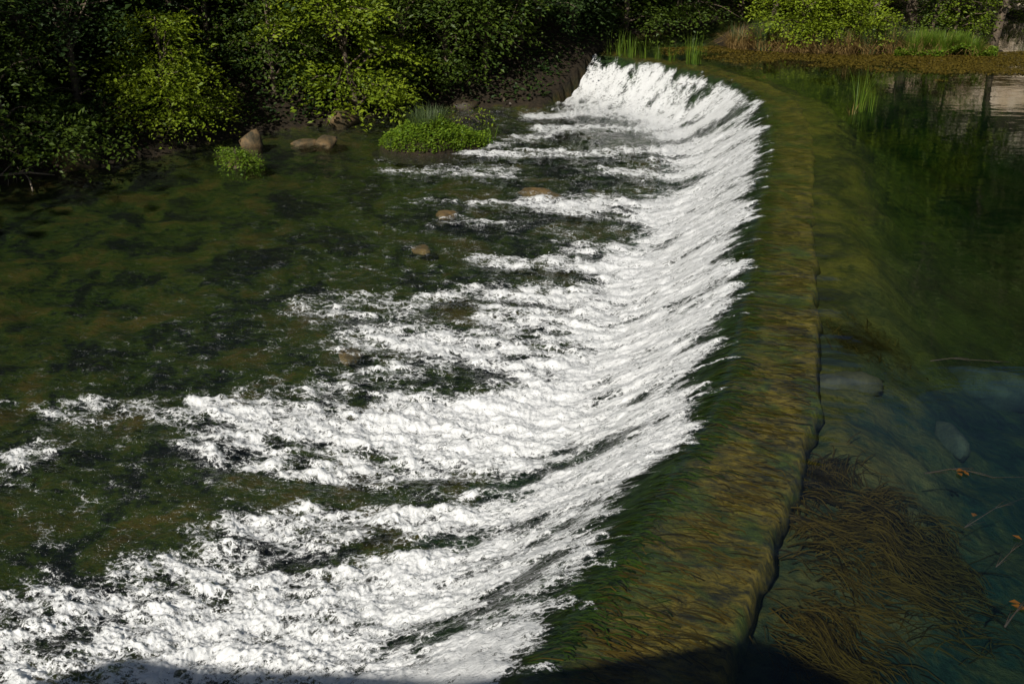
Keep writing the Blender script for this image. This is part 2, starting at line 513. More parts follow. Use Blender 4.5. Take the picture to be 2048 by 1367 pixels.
# ------------------------------------------------------------------ weir: slab on top, sloping face below
tl_ = np.diff(LIP, axis=0)
seg = np.hypot(tl_[:, 0], tl_[:, 1]); arc = np.concatenate([[0], np.cumsum(seg)])
sv = np.arange(0, arc[-1], 0.09)
lx = np.interp(sv, arc, LIP[:, 0]); ly = np.interp(sv, arc, LIP[:, 1])
tx = np.gradient(lx); ty = np.gradient(ly); k_ = np.hypot(tx, ty); tx /= k_; ty /= k_
nx, ny = -ty, tx                                    # downstream normal
width = np.interp(sv, [0, 12, 16, 20, 27, 60], [1.5, 1.34, 1.18, 1.06, 0.95, 0.90])
DROP, RUN = 1.36, 2.7


def fall(d):
    u = np.clip(d / RUN, 0, 1) ** 0.85
    return u * u * (3 - 2 * u)


def weir_sheet(name, us, zs, dd, parent):
    """us: per profile point offset along the normal (may depend on width), zs heights"""
    nP = len(us)
    D = np.stack(us, 1); Z = np.stack(zs, 1)
    S2 = np.repeat(sv[:, None], nP, 1)
    rel = fbm(S2 * 1.9, D * 1.3, 4) * 0.042 + fbm(S2 * 8, D * 5, 3) * 0.020
    e = fbm(S2 * 1.1, D * 0 + 3, 4) * 0.12
    X = lx[:, None] + nx[:, None] * (D + e * (D < -0.75)); Y = ly[:, None] + ny[:, None] * (D + e * (D < -0.75))
    V = np.stack([X, Y, Z + rel], -1).reshape(-1, 3)
    fl = np.stack([D + np.minimum(Z + 0.2, 0) * 0.8 * (D < -0.7), S2, 0 * D], -1).reshape(-1, 3)
    return make_mesh(name, V, grid_faces(len(sv), nP), M_WEIR, parent, attrs={'flow': fl})


weir = tag(empty('weir', (2.5, 10.0, -0.2)), 'long curved concrete weir with golden moss on its crest under clear running water', 'weir')
one = np.ones_like(sv)
prof_u = [-width + 0.05, -width + 0.04, -width + 0.02, -width - 0.07, -width - 0.01] + [-width + (width) * k for k in np.linspace(0.03, 0.97, 16)] + [0 * one]
prof_z = [-2.6 * one, -0.95 * one, -0.52 * one, -0.40 * one, -0.23 * one] + [-0.15 * one] * 16 + [-0.17 * one]
w1 = weir_sheet('crest_slab', prof_u, prof_z, None, weir)
ds = np.linspace(0.0, 3.3, 26)
w2 = weir_sheet('face', [d * one for d in ds], [(-0.172 - DROP * float(fall(np.array(d))) - 0.30 * min(d / 1.2, 1)) * one for d in ds], None, weir)
def crest_moss():
    """algae strands combed by the current over the crest and the lip"""
    rng = np.random.default_rng(91); n = 9000; seg = 6
    s0 = rng.uniform(11, arc[-1] - 6, n) ** 1.0; s0 = 11 + (s0 - 11) * rng.uniform(0, 1, n) ** 0.7
    wd = np.interp(s0, sv, width); cl = fbm(s0 * 1.6, s0 * 0 + 2, 3)
    d0_ = np.where(rng.uniform(0, 1, n) < .55, rng.uniform(-0.25, 0.25, n), -wd * rng.uniform(0, 1, n))
    ok = rng.uniform(0, 1, n) < np.clip(.45 + fbm(s0 * 1.3, d0_ * 2.5, 3) * 1.6, 0.03, 1)
    s0, d0_, wd = s0[ok], d0_[ok], wd[ok]; n = len(s0)
    L = rng.uniform(.15, .55, n); ph = rng.uniform(0, 6.28, n); dr = rng.normal(0, .10, n); wv = rng.uniform(.005, .014, n)
    lift = rng.uniform(.01, .05, n)
    V = []
    for k in range(seg):
        u = k / (seg - 1); d = d0_ + L * u; ss = s0 + dr * u + .02 * np.sin(ph + 5 * u)
        zz = np.where(d < 0, -0.155, -0.172 - DROP * fall(np.maximum(d, 0)) - 0.30 * np.minimum(np.maximum(d, 0) / 1.2, 1)) + lift * np.sin(np.pi * min(1, .15 + u)) + 0.01
        for sg_ in (-1, 1):
            s1 = ss + sg_ * wv * (1 - .8 * u)
            bx, by = np.interp(s1, sv, lx), np.interp(s1, sv, ly); ax, ay = np.interp(s1, sv, nx), np.interp(s1, sv, ny)
            V.append(np.stack([bx + ax * d, by + ay * d, zz], 1))
    V = np.stack(V, 1)
    F = np.stack([np.array([2 * k, 2 * k + 1, 2 * k + 3, 2 * k + 2]) for k in range(seg - 1)])
    F = (F[None] + 2 * seg * np.arange(n)[:, None, None]).reshape(-1, 4)
    tint = np.clip(rng.uniform(0, .5, n) + sstep(-.5, .2, d0_) * .0, 0, 1)
    gl = (d0_ + rng.normal(0, .25, n)) > -.35
    out = []
    for sel, m in ((gl, M_ALGREEN), (~gl, M_ALBROWN)):
        f = F.reshape(n, seg - 1, 4)[sel].reshape(-1, 4)
        u_, inv = np.unique(f, return_inverse=True)
        o = make_mesh('algae_strands', V.reshape(-1, 3)[u_], inv.reshape(-1, 4), m, weir, attrs={'tint': np.repeat(rng.uniform(0, 1, n), 2 * seg)[u_]})
        o['kind'] = 'stuff'; out.append(o)
    return out


for o in [w1, w2] + crest_moss():
    o.location = -Vector(weir.location)

# ------------------------------------------------------------------ river water
P0 = np.array([2.5, 10.0]); TD = np.array([0.275, 0.961]); ND = np.array([-0.961, 0.275])


def flow_coords(x, y, dl, s):
    a2 = (x - P0[0]) * ND[0] + (y - P0[1]) * ND[1]
    b2 = (x - P0[0]) * TD[0] + (y - P0[1]) * TD[1] + S0
    # beyond the face the streams bend a little towards the viewer's left
    w = sstep(1.8, 4.5, dl)
    return dl * (1 - w) + a2 * w, s * (1 - w) + b2 * w


_, S0a = depth_zone(np.array([2.5], np.float32), np.array([10.0], np.float32)); S0 = float(S0a[0])

# capsules of white water: photograph plan, put down on the level of the lower river
WHITE = [  # x0 y0 x1 y1 r0 r1 strength
    (1300, 215, 1070, 232, .75, .5, 1), (1450, 258, 1085, 258, .55, .45, .9), (1480, 303, 930, 306, .5, .4, .75), (1490, 345, 1215, 342, .6, .4, .85),
    (1490, 415, 1060, 405, 1.0, .5, 1), (1060, 405, 860, 405, .4, .3, .42), (1450, 485, 1150, 495, .6, .4, .75), (1320, 530, 960, 530, .42, .25, .95),
    (1420, 592, 850, 590, .85, .35, .95), (1400, 650, 1000, 640, .8, .45, 1), (1350, 720, 720, 680, .9, .55, .85), (900, 700, 700, 770, .5, .5, .55),
    (1320, 830, 780, 850, 1.2, 1.05, 1.35), (800, 862, 400, 838, .95, .5, 1.05), (470, 840, 120, 825, .35, .3, .26), (1150, 925, 600, 940, .45, .3, .8),
    (1260, 990, 640, 1060, .33, .4, 1.1), (640, 1060, 280, 1140, .4, .35, .7), (1150, 1115, 560, 1185, .55, .5, .95), (560, 1200, -100, 1260, .6, .6, .75),
    (1120, 1250, -100, 1340, .65, .65, 1.0), (1050, 1370, -100, 1420, .9, .9, .85), (190, 822, -60, 815, .22, .25, .36), (110, 905, -80, 945, .25, .3, .42),
    (1100, 270, 880, 300, .5, .4, .5), (1150, 470, 900, 440, .4, .3, .35), (1000, 345, 760, 330, .5, .4, .36), (820, 610, 600, 600, .6, .4, .3)]
BLACK = [
    (1250, 955, 560, 972, .17, .17, 1.0), (1060, 1092, 780, 1097, .14, .12, .8), (700, 1120, 540, 1142, .13, .12, .9), (1110, 1245, 1000, 1262, .12, .1, .9),
    (900, 1330, 820, 1347, .10, .1, .9), (950, 752, 760, 772, .40, .4, .8), (1480, 286, 1090, 282, .32, .3, .9), (1370, 375, 850, 378, .6, .6, .9),
    (1250, 462, 870, 470, .6, .6, .8), (1170, 556, 960, 556, .3, .3, .8), (1090, 708, 1010, 713, .1, .08, .7), (1160, 325, 860, 335, .4, .4, .5),
    (1180, 1000, 1000, 1030, .1, .1, .5), (1130, 1140, 1000, 1170, .12, .1, .7)]


def capsules(x, y, dl, lst, wx, wy):
    m = np.zeros(x.shape, np.float32)
    for (x0, y0, x1, y1, r0, r1, st) in lst:
        a = un(x0, y0, LOW); b = un(x1, y1, LOW); d = b - a; L = np.hypot(*d)
        rx = x + wx - a[0]; ry = y + wy - a[1]
        k = np.clip((rx * d[0] + ry * d[1]) / (L * L), 0, 1)
        dist = np.hypot(rx - k * d[0], ry - k * d[1]); r = r0 + (r1 - r0) * k
        m = np.maximum(m, st * (1 - 0.26 * k * k) * (1 - sstep(0.25, 1.8, dist / r)))
    return m


def water_fields(x, y):
    dl, s = depth_zone(x, y)
    a, b = flow_coords(x, y, dl, s)
    z = np.where(dl < 0, -0.07 * sstep(-1.7, 0.0, dl) ** 2, -0.07 - (LOW * -1 - 0.07) * fall(np.maximum(dl, 0)))
    wx = 0.55 * fbm(a * 0.5, b * 0.9, 3); wy = 0.75 * fbm(a * 0.45 + 9, b * 0.8, 3)
    W = capsules(x, y, dl, WHITE, wx, wy); K = capsules(x, y, dl, BLACK, wx * 0.4, wy * 0.4)
    # the falling sheet breaks up a hand's width below the lip
    lowf = fbm(s * 0.55, s * 0 + 4, 3)
    sw = s + 0.25 * dl
    tooth = 1.1 * lowf + (0.25 + 0.9 * np.abs(lowf)) * fbm(sw * 2.7, dl * 0.25 + 1.7, 4) + 0.10 * noise2(sw * 13, dl)
    d0 = np.clip(0.27 + 0.60 * tooth, 0.03, 1.35)
    faceD = sstep(-0.08, 0.34, dl - d0) * (1 - sstep(2.5, 3.8, dl + 1.2 * wx))
    big = fbm(a * 0.55, b * 1.2, 3)
    mid = fbm(a * 2.2, b * 4.0, 4)
    near = 1 - sstep(16, 24, s)
    faceD = faceD * (1.04 - 0.10 * near + (0.50 + 0.35 * near) * np.minimum(big + 0.10, 0.05) + 0.42 * fbm(a * 0.8, b * 4.0, 4) + 0.75 * sstep(31, 36, s) * np.minimum(0.05, fbm(dl * 0.30, s * 1.9 + 0.5 * dl, 3)))
    glint_thread = sstep(0.16, 0.42, fbm(sw * 3.4 + 7, dl * 0.35, 4)) * sstep(-0.12, 0.12, dl) * (1 - sstep(0.5, 1.6, dl)) * (0.55 + 0.4 * noise2(sw * 0.8, dl))  # thin foam streaks painted in for glints on the glassy lip
    D = np.maximum(np.maximum(faceD, glint_thread), W * sstep(1.2, 2.6, dl))
    D = D * (1 - 0.95 * K)
    rapids = sstep(0.6, 1.5, dl) * (1 - 0.75 * sstep(6, 14, dl))
    edge = 4 * np.clip(D, 0, 1) * (1 - np.clip(D, 0, 1))
    D = D * 0.88 + (0.22 + 0.35 * edge) * np.minimum(1, 3 * D) * big + (0.26 + 0.55 * edge) * np.minimum(1, 3 * D) * mid
    D = D + rapids * (0.05 + 0.30 * np.maximum(mid, 0))
    D = np.where(dl < -0.12, 0, np.clip(D, 0, 1.25))
    # relief
    sp = np.maximum(y, 4) * 0.0016
    hi = np.clip((0.30 - sp * 4.0) / 0.2, 0, 1)
    h1 = fbm(a * 1.5, b * 2.6, 3)
    r1 = 1 - np.abs(noise2(a * 4.5 + 0.6 * mid, b * 6.5)) * 2.2
    r2 = 1 - np.abs(noise2(a * 10 + 0.8 * mid, b * 13)) * 2.2
    r3 = noise2(a * 22, b * 27)
    Dc = np.clip(D, 0, 1)
    onface = 1 - 0.45 * sstep(0.2, 0.8, dl) * (1 - sstep(2.2, 3.4, dl))
    z = z + Dc * onface * (0.085 * h1 + 0.050 * mid + 0.026 * (r1 - 0.3) + 0.016 * hi * (r2 - 0.3) + 0.016 * hi * r3)
    spk = np.maximum(0, noise2(a * 7 + 3, b * 8) - 0.30) * np.maximum(0, h1 + 0.25)
    z = z + Dc * 0.22 * spk * sstep(1.0, 2.4, dl)
    turbw = sstep(0.2, 1.8, dl) * (0.45 + 0.55 * (1 - sstep(6, 15, dl)))
    z = z + turbw * (0.030 * h1 + 0.020 * mid + 0.007 * hi * r2)
    # standing ripples on the crest
    crest = sstep(-1.9, -1.1, dl) * (1 - sstep(-0.15, 0.15, dl))
    z = z + crest * (0.018 * noise2(dl * 1.0, s * 2.6) + 0.008 * noise2(dl * 2.2, s * 6))
    veil = sstep(-1.5, -0.5, dl) * (1 - sstep(0.8, 1.8, dl))
    turb = turbw
    return z, D, turb, veil, a, b, dl


vrows = np.concatenate([np.arange(40, 150, 1.6), np.arange(150, 700, 1.0), np.arange(700, 800, 5)])[::-1]
th = PITCH + np.arctan((vrows - 341.5) / 995.5)
yr = (CAM_H - LOW) / np.tan(th)
far = [yr[-1]]
while far[-1] < 78: far.append(far[-1] + 0.4 + 0.03 * (far[-1] - yr[-1]))
yr = np.concatenate([np.linspace(1.0, yr[0], 14)[:-1], yr, np.array(far[1:])])
uc = np.concatenate([np.linspace(-0.80, -0.50, 40)[:-1], np.arange(-0.50, 0.335, 0.00092), np.linspace(0.335, 0.80, 150)])
WX = (uc[None, :] * (yr[:, None] + 2.8)).astype(np.float32); WY = np.repeat(yr[:, None], len(uc), 1).astype(np.float32)
wz, wD, wT, wV, wa, wb, wdl = water_fields(WX, WY)
water = make_mesh('river_water', np.stack([WX, WY, wz], -1).reshape(-1, 3), grid_faces(len(yr), len(uc)), M_WATER,
                  attrs={'foam': wD.ravel(), 'turb': wT.ravel(), 'veil': wV.ravel(), 'flow': np.stack([wa, wb, 0 * wa], -1).reshape(-1, 3)})
water['kind'] = 'structure'

# spray: droplets thrown up from the white water
def droplets(n):
    yy = (CAM_H - LOW) / np.tan(PITCH + np.arctan((RNG.uniform(130, 690, n * 5) - 341.5) / 995.5))
    xx = RNG.uniform(-0.5, 0.33, n * 5) * (yy + 2.8)
    z, D, *_r = water_fields(xx.astype(np.float32), yy.astype(np.float32))
    big = fbm(xx * 1.6, yy * 1.6, 2)
    ok = RNG.uniform(0, 1, n * 5) < np.clip(D - 0.30, 0, 1) * np.clip(0.35 + big * 1.6, 0.03, 1)
    xx, yy, z = xx[ok][:n], yy[ok][:n], z[ok][:n]
    m = len(xx)
    hgt = RNG.exponential(0.055, m) * np.minimum(1.6, 0.7 + yy * 0.03)
    r = RNG.uniform(0.0022, 0.0058, m) * (0.55 + yy * 0.045)
    base = np.array([(1, 0, 0), (-1, 0, 0), (0, 1, 0), (0, -1, 0), (0, 0, 1), (0, 0, -1)], float)
    st = np.stack([RNG.uniform(.7, 1.5, m), RNG.uniform(.7, 1.3, m), RNG.uniform(.7, 1.6, m)], 1)
    V = np.stack([xx, yy, z + hgt], 1)[:, None, :] + base[None] * (r[:, None] * st)[:, None, :]
    F = np.array([(0, 2, 4), (2, 1, 4), (1, 3, 4), (3, 0, 4), (2, 0, 5), (1, 2, 5), (3, 1, 5), (0, 3, 5)])
    F = (F[None] + 6 * np.arange(m)[:, None, None]).reshape(-1, 3)
    return V.reshape(-1, 3), F


dv, df = droplets(24000)
tag(make_mesh('spray_droplets', dv, df, M_SPRAY), 'white spray droplets flying above the foam below the weir', 'spray', kind='stuff')

# ------------------------------------------------------------------ plants
def leaf_cards(pos, axis, nrm, size, aspect=0.5, fold=0.25, tint=None):
    """each leaf: two triangles folded along the midrib (4 points)"""
    n = len(pos)
    axis = axis / (np.linalg.norm(axis, axis=1)[:, None] + 1e-9)
    side = np.cross(axis, nrm); side /= np.linalg.norm(side, axis=1)[:, None] + 1e-9
    up = np.cross(side, axis)
    s = size[:, None]
    p0 = pos; p1 = pos + axis * s
    mid = pos + axis * s * 0.45 + up * s * fold * aspect
    a = mid + side * s * aspect * 0.5; b = mid - side * s * aspect * 0.5
    V = np.stack([p0, a, p1, b], 1).reshape(-1, 3)
    i = 4 * np.arange(n)[:, None]
    F = np.concatenate([i + np.array([[0, 1, 2]]), i + np.array([[0, 2, 3]])], 0)
    tint = np.random.default_rng(n).uniform(0, 1, n) if tint is None else tint
    return V, F, np.repeat(tint, 4)


def crown_leaves(rng, h, rad, n, size, zc=0.06, prof=None, layers=7, spray=18, lean=(0, 0), lobes=None, flat=0.35, boughs=0):
    """sprays of leaves along twigs; crown from z0*h to h"""
    nt = max(4, n // spray)
    prof = prof or (lambda v: np.sin(np.pi * np.clip(v * 0.86 + 0.14, 0, 1)) ** 0.6)
    v = rng.uniform(zc, 1, nt * 3)
    keep = rng.uniform(0, 1, nt * 3) < 0.2 + 0.8 * prof(v)
    v = v[keep][:nt]; nt = len(v)
    lay = rng.uniform(0, 1, layers)
    v = v + 0.35 * (lay[np.argmin(np.abs(v[:, None] - lay[None]), 1)] - v)
    ang = rng.uniform(0, 2 * np.pi, nt)
    bumpy = 1 + 0.30 * np.sin(ang * 3 + v * 9 + rng.uniform(0, 6)) * rng.uniform(0.3, 1) + 0.22 * np.sin(ang * 5 - v * 17)
    R = rad * prof(v) * bumpy
    if boughs:                                      # shelves of sprays with dark gaps between them
        nb = boughs
        bv = np.sort(rng.uniform(zc, 0.97, nb)); ba = np.arange(nb) * 2.4 + rng.normal(0, 0.5, nb)
        br = rad * prof(bv) * rng.uniform(0.35, 1.0, nb)
        bs = rad * (0.17 + 0.22 * prof(bv)) * rng.uniform(0.6, 1.25, nb)
        w_ = bs ** 2 / np.sum(bs ** 2); bi = rng.choice(nb, nt, p=w_)
        g = rng.normal(0, 1, (nt, 3)); g /= np.maximum(1, np.linalg.norm(g, axis=1) / 1.7)[:, None]
        v = np.clip(bv[bi] + g[:, 2] * bs[bi] * 0.26 / h, zc, 1.0)
        ox = np.cos(ba[bi]) * br[bi] + g[:, 0] * bs[bi]; oy = np.sin(ba[bi]) * br[bi] + g[:, 1] * bs[bi]
        rr = np.hypot(ox, oy); ang = np.arctan2(oy, ox)
        v = np.clip(v - 0.10 * (rr / rad) ** 2, zc * 0.6, 1.0)
    else:
        rr = R * np.sqrt(rng.uniform(0.12, 1, nt))
    o = np.stack([np.cos(ang) * rr + lean[0] * v, np.sin(ang) * rr + lean[1] * v, v * h], 1)
    da = ang + rng.normal(0, 0.6, nt)
    d = np.stack([np.cos(da), np.sin(da), rng.normal(-0.12, 0.28, nt)], 1)
    d /= np.linalg.norm(d, axis=1)[:, None]
    L = rng.uniform(0.35, 0.8, nt) * (size / 0.09) * 1.0
    k = np.tile(np.arange(spray), nt); ti = np.repeat(np.arange(nt), spray)
    u = (k + rng.uniform(0, 1, len(k))) / spray
    sidev = np.stack([-d[:, 1], d[:, 0], rng.normal(0, flat, nt)], 1); sidev /= np.linalg.norm(sidev, axis=1)[:, None]
    sgn = np.where(k % 2 == 0, 1.0, -1.0)
    wdt = (0.10 + 0.28 * np.sin(np.pi * np.clip(u, 0, 1) * 0.9 + 0.15)) * L[ti] * rng.uniform(0.1, 1, len(k))
    pos = o[ti] + d[ti] * (u * L[ti])[:, None] + sidev[ti] * (sgn * wdt)[:, None]
    pos[:, 2] -= 0.28 * u ** 2 * L[ti] + rng.uniform(0, 0.05, len(k))
    ax = d[ti] * 0.6 + sidev[ti] * sgn[:, None] * 0.8 + rng.normal(0, 0.25, (len(k), 3))
    nm = np.cross(d, sidev); nm *= np.sign(nm[:, 2:3] + 1e-9)
    nm = nm[ti] + rng.normal(0, 0.38, (len(k), 3))
    sz = size * rng.uniform(0.45, 1.4, len(k)) * rng.uniform(0.7, 1.25, nt)[ti]
    tint = np.clip(rng.uniform(0, 1, nt)[ti] * 0.5 + rng.uniform(0, 0.5, len(k)), 0, 1)
    V, F, T = leaf_cards(pos, ax, nm, sz, 0.58, 0.25, tint)
    return V, F, T, (o, d, L)


def limb_paths(rng, h, tw, n=26, r0=0.09, lean=(0, 0), twig_n=60):
    o, d, L = tw
    paths = []
    tz = np.linspace(-0.4, 0.92 * h, 9)
    tp = np.stack([lean[0] * np.clip(tz / h, 0, 1) + 0.05 * h * np.cumsum(rng.normal(0, 0.09, 9)), lean[1] * np.clip(tz / h, 0, 1) + 0.05 * h * np.cumsum(rng.normal(0, 0.09, 9)), tz], 1)
    paths.append((tp, np.linspace(r0, r0 * 0.15, 9)))
    for i in rng.choice(len(o), min(n, len(o)), replace=False):
        e = o[i]; zb = max(0.02 * h, e[2] * rng.uniform(0.45, 0.8))
        b = np.array([np.interp(zb, tz, tp[:, 0]), np.interp(zb, tz, tp[:, 1]), zb])
        m = (b + e) / 2 + np.array([0, 0, 0.12 * np.linalg.norm(e - b)])
        q = np.array([b, (b + m) / 2 + rng.normal(0, .02, 3), m, (m + e) / 2 + rng.normal(0, .02, 3), e, e + d[i] * L[i] * 0.8 - [0, 0, 0.15 * L[i]]])
        rb = r0 * rng.uniform(0.22, 0.45)
        paths.append((q, np.linspace(rb, 0.004, 6)))
    return tubes(paths, 5)


def make_tree(name, label, cat, x, y, h, rad, n, size, seed, mat=M_LEAF, zc=0.06, prof=None, lean=(0, 0), group=None, r0=None, parts=('trunk', 'crown'), z=None, **kw):
    rng = np.random.default_rng(seed)
    root = tag(empty(name, (x, y, zg(x, y) if z is None else z)), label, cat, group)
    V, F, T, tw = crown_leaves(rng, h, rad, n, size, zc, prof, lean=lean, **kw)
    tv, tf = limb_paths(rng, h, tw, r0=r0 or 0.022 * h + 0.02, lean=lean)
    make_mesh(parts[0], tv, tf, M_BARK, root)
    make_mesh(parts[1], V, F, mat, root, smooth=False, attrs={'tint': T})
    return root


def blades(rng, n, hgt, base_r, spread_, width, droop=0.6, seg=4):
    """arching grass blades as tapering ribbons"""
    a = rng.uniform(0, 2 * np.pi, n); r = base_r * np.sqrt(rng.uniform(0, 1, n))
    b = np.stack([np.cos(a) * r, np.sin(a) * r, np.zeros(n)], 1)
    da = a + rng.normal(0, 0.5, n)
    H = hgt * rng.uniform(0.55, 1.1, n); out = spread_ * H * np.abs(rng.normal(0.5, 0.35, n))
    V = []
    t = np.linspace(0, 1, seg)
    for k, u in enumerate(t):
        cx = b[:, 0] + np.cos(da) * out * u ** 1.7; cy = b[:, 1] + np.sin(da) * out * u ** 1.7
        cz = H * (u - droop * 0.5 * u ** 3 * out / (H + 1e-6))
        w = width * (1 - u) ** 0.7 * rng.uniform(0.7, 1.2, n) * 0.5 + 0.0004
        fa = da + np.pi / 2 + rng.normal(0, 0.05, n)
        V.append(np.stack([cx - np.cos(fa) * w, cy - np.sin(fa) * w, cz], 1)); V.append(np.stack([cx + np.cos(fa) * w, cy + np.sin(fa) * w, cz], 1))
    V = np.stack(V, 1)  # n, 2seg, 3
    F = []
    for k in range(seg - 1):
        F.append(np.array([2 * k, 2 * k + 1, 2 * k + 3, 2 * k + 2]))
    F = (np.stack(F)[None] + (2 * seg) * np.arange(n)[:, None, None]).reshape(-1, 4)
    T = np.repeat(rng.uniform(0, 1, n), 2 * seg)
    return V.reshape(-1, 3), F, T


def low_leaves(rng, xs, ys, zs, size, lift=0.12):
    n = len(xs)
    pos = np.stack([xs, ys, zs + rng.uniform(0, lift, n)], 1)
    a = rng.uniform(0, 2 * np.pi, n)
    ax = np.stack([np.cos(a), np.sin(a), rng.uniform(-0.1, 0.6, n)], 1)
    nm = np.stack([rng.normal(0, 0.4, n), rng.normal(0, 0.4, n), np.ones(n)], 1)
    return leaf_cards(pos, ax, nm, size * rng.uniform(0.6, 1.3, n), 0.75, 0.15, rng.uniform(0, 1, n))


def boulder(name, label, x, y, z, sx, sy, sz, seed, mat=M_ROCK, cat='rock', rz=0.0, group=None):
    rng = np.random.default_rng(seed)
    nu, nv = 22, 14
    u = np.linspace(0, 2 * np.pi, nu, endpoint=False); v = np.linspace(0.0, np.pi, nv)
    U, Vv = np.meshgrid(u, v)
    d = np.stack([np.cos(U) * np.sin(Vv), np.sin(U) * np.sin(Vv), np.cos(Vv)], -1)
    o = rng.uniform(0, 50, 2)
    r = 1 + 0.42 * fbm(d[..., 0] * 1.3 + d[..., 2] * 0.8 + o[0], d[..., 1] * 1.3 - d[..., 2] * 0.9 + o[1], 3) + 0.12 * noise2(d[..., 0] * 5 + d[..., 2] * 3 + o[0], d[..., 1] * 5 + o[1])
    for q in range(6):                              # broken planes
        pn = rng.normal(0, 1, 3); pn /= np.linalg.norm(pn); lim = rng.uniform(0.62, 0.9)
        c = (d @ pn); r = np.where(c * r > lim, lim / np.maximum(c, 0.2), r)
    Vt = d * r[..., None] * np.array([sx, sy, sz])
    Vt = Vt.reshape(-1, 3)
    i = np.arange(nv - 1)[:, None] * nu + np.arange(nu)[None]; j = np.arange(nv - 1)[:, None] * nu + (np.arange(nu)[None] + 1) % nu
    F = np.stack([i, i + nu, j + nu, j], -1).reshape(-1, 4)
    ob = make_mesh(name, Vt, F, mat, loc=(x, y, z))
    ob.rotation_euler = (0, 0, rz)
    return tag(ob, label, cat, group)

# ------------------------------------------------------------------ cliff behind the island
def cliff():
    pts = catmull([(14.2, 57.0), (15.5, 55.0), (19, 52.6), (24, 49.2), (30, 48.8), (36, 49.3), (60, 51.5), (95, 56)], 12)
    seg_ = np.hypot(*np.diff(pts, axis=0).T); ar = np.concatenate([[0], np.cumsum(seg_)])
    sc = np.arange(0, ar[-1], 0.22); zc = np.linspace(-1.5, 9.5, 60)
    X = np.interp(sc, ar, pts[:, 0]); Y = np.interp(sc, ar, pts[:, 1])
    tX = np.gradient(X); tY = np.gradient(Y); q = np.hypot(tX, tY); NX, NY = tY / q, -tX / q
    Sg, Zg = np.meshgrid(sc, zc, indexing='ij')
    hgt = np.interp(sc, [0, 4, 10, 30, 90], [1.2, 3.0, 4.6, 5.0, 5.5])[:, None]
    Zg = np.minimum(Zg, hgt)
    led = 0.9 * fbm(Sg * 0.25, Zg * 0.5, 4) + 0.35 * np.abs(fbm(Sg * 0.9, Zg * 2.2, 3)) + 0.25 * np.sign(np.sin(Zg * 2.1 + 2 * fbm(Sg * 0.15, Zg * 0.2, 2)))
    off = led - 0.16 * Zg
    V = np.stack([X[:, None] + NX[:, None] * off, Y[:, None] + NY[:, None] * off, Zg + 0.2 * fbm(Sg * 0.6, Zg * 0.6, 2)], -1).reshape(-1, 3)
    o = make_mesh('cliff', V, grid_faces(len(sc), len(zc))[:, ::-1], M_LIME, smooth=False)
    o['kind'] = 'structure'


cliff()

# ------------------------------------------------------------------ bridge the picture is taken from (its parapet throws the shadow at the bottom)
def bridge():
    root = tag(empty('bridge', (-4, -2.2, 0)), 'stone footbridge beneath the viewer that shades the water at the bottom edge', 'bridge')
    top = [(-22, 5.55), (-8.9, 5.60), (-8.15, 5.97), (-7.2, 5.80), (-4.2, 5.72), (-3.3, 5.85), (-1.5, 6.22), (-0.45, 5.66), (-0.05, 5.45), (0.0, 4.35), (3.0, 4.3)]
    xs = [p[0] for p in top]; n = len(xs)
    V = []
    for y in (-0.40, -0.78):
        V += [(x + 4, y + 2.2, z) for x, z in top] + [(x + 4, y + 2.2, 4.06) for x, z in top]
    F = []
    for k in range(n - 1):
        a, b = k, k + 1
        F += [(n + a, n + b, b, a), (2 * n + a, 2 * n + b, 3 * n + b, 3 * n + a), (a, b, 2 * n + b, 2 * n + a)]
    F += [(0, 2 * n, 3 * n, n), (n - 1, 2 * n - 1, 4 * n - 1, 3 * n - 1)]
    make_mesh('parapet', V, np.array(F), M_MASON, root, smooth=False)

    def box(name, x0, x1, y0, y1, z0, z1):
        v = [(x + 4, y + 2.2, z) for z in (z0, z1) for y in (y0, y1) for x in (x0, x1)]
        f = [(0, 2, 3, 1), (4, 5, 7, 6), (0, 1, 5, 4), (2, 6, 7, 3), (0, 4, 6, 2), (1, 3, 7, 5)]
        make_mesh(name, v, np.array(f), M_MASON, root, smooth=False)
    box('deck', -22, 3.0, -4.0, -0.38, 3.3, 4.05)
    box('pier', -10.5, -9.3, -3.8, -0.6, -3.0, 3.29)
    box('pier', 1.9, 2.9, -3.8, -0.6, -3.0, 3.29)


bridge()

# ------------------------------------------------------------------ rocks and stones
def rock_at(px, py, z, sx, sy, sz, seed, label, mat=M_ROCK, sink=0.35, cat='rock', name='boulder', group=None):
    p = un(px, py, z)
    return boulder(name, label, p[0], p[1], z + sz * (1 - 2 * sink) * 0.5, sx, sy, sz, seed, mat, cat, seed * 0.7, group)


rock_at(500, 292, LOW, .40, .38, .40, 31, 'pointed brown rock standing behind the small leafy islet')
rock_at(478, 328, LOW, .42, .34, .12, 2, 'flat wet stone under the small leafy islet', cat='stone', name='stone')
rock_at(150, 335, LOW, .70, .6, .55, 3, 'rounded dark rock at the waterline under the left shrubs')
rock_at(186, 325, LOW, .28, .3, .50, 4, 'narrow upright rock with a pale top at the left waterline')
rock_at(612, 288, LOW - .03, .40, .22, .14, 5, 'low wet rock between the pointed rock and the drooping tree', sink=.3)
rock_at(690, 246, LOW, .6, .45, .42, 6, 'brown rock under the bright leafy tree')
rock_at(655, 285, LOW, .60, .35, .14, 7, 'low dark stone breaking the riffle by the bank', cat='stone', name='stone')
rock_at(1010, 205, -1.4, .8, .5, .35, 8, 'dark rock in deep shade left of the weir end', M_WETROCK)
rock_at(930, 215, LOW, .6, .4, .25, 10, 'dark wet rock at the foot of the shaded side cascade', M_WETROCK)
rock_at(893, 430, LOW - .07, .36, .26, .11, 11, 'tan stone just breaking the surface in mid river', M_BEDROCK, .45, 'stone', 'stone')
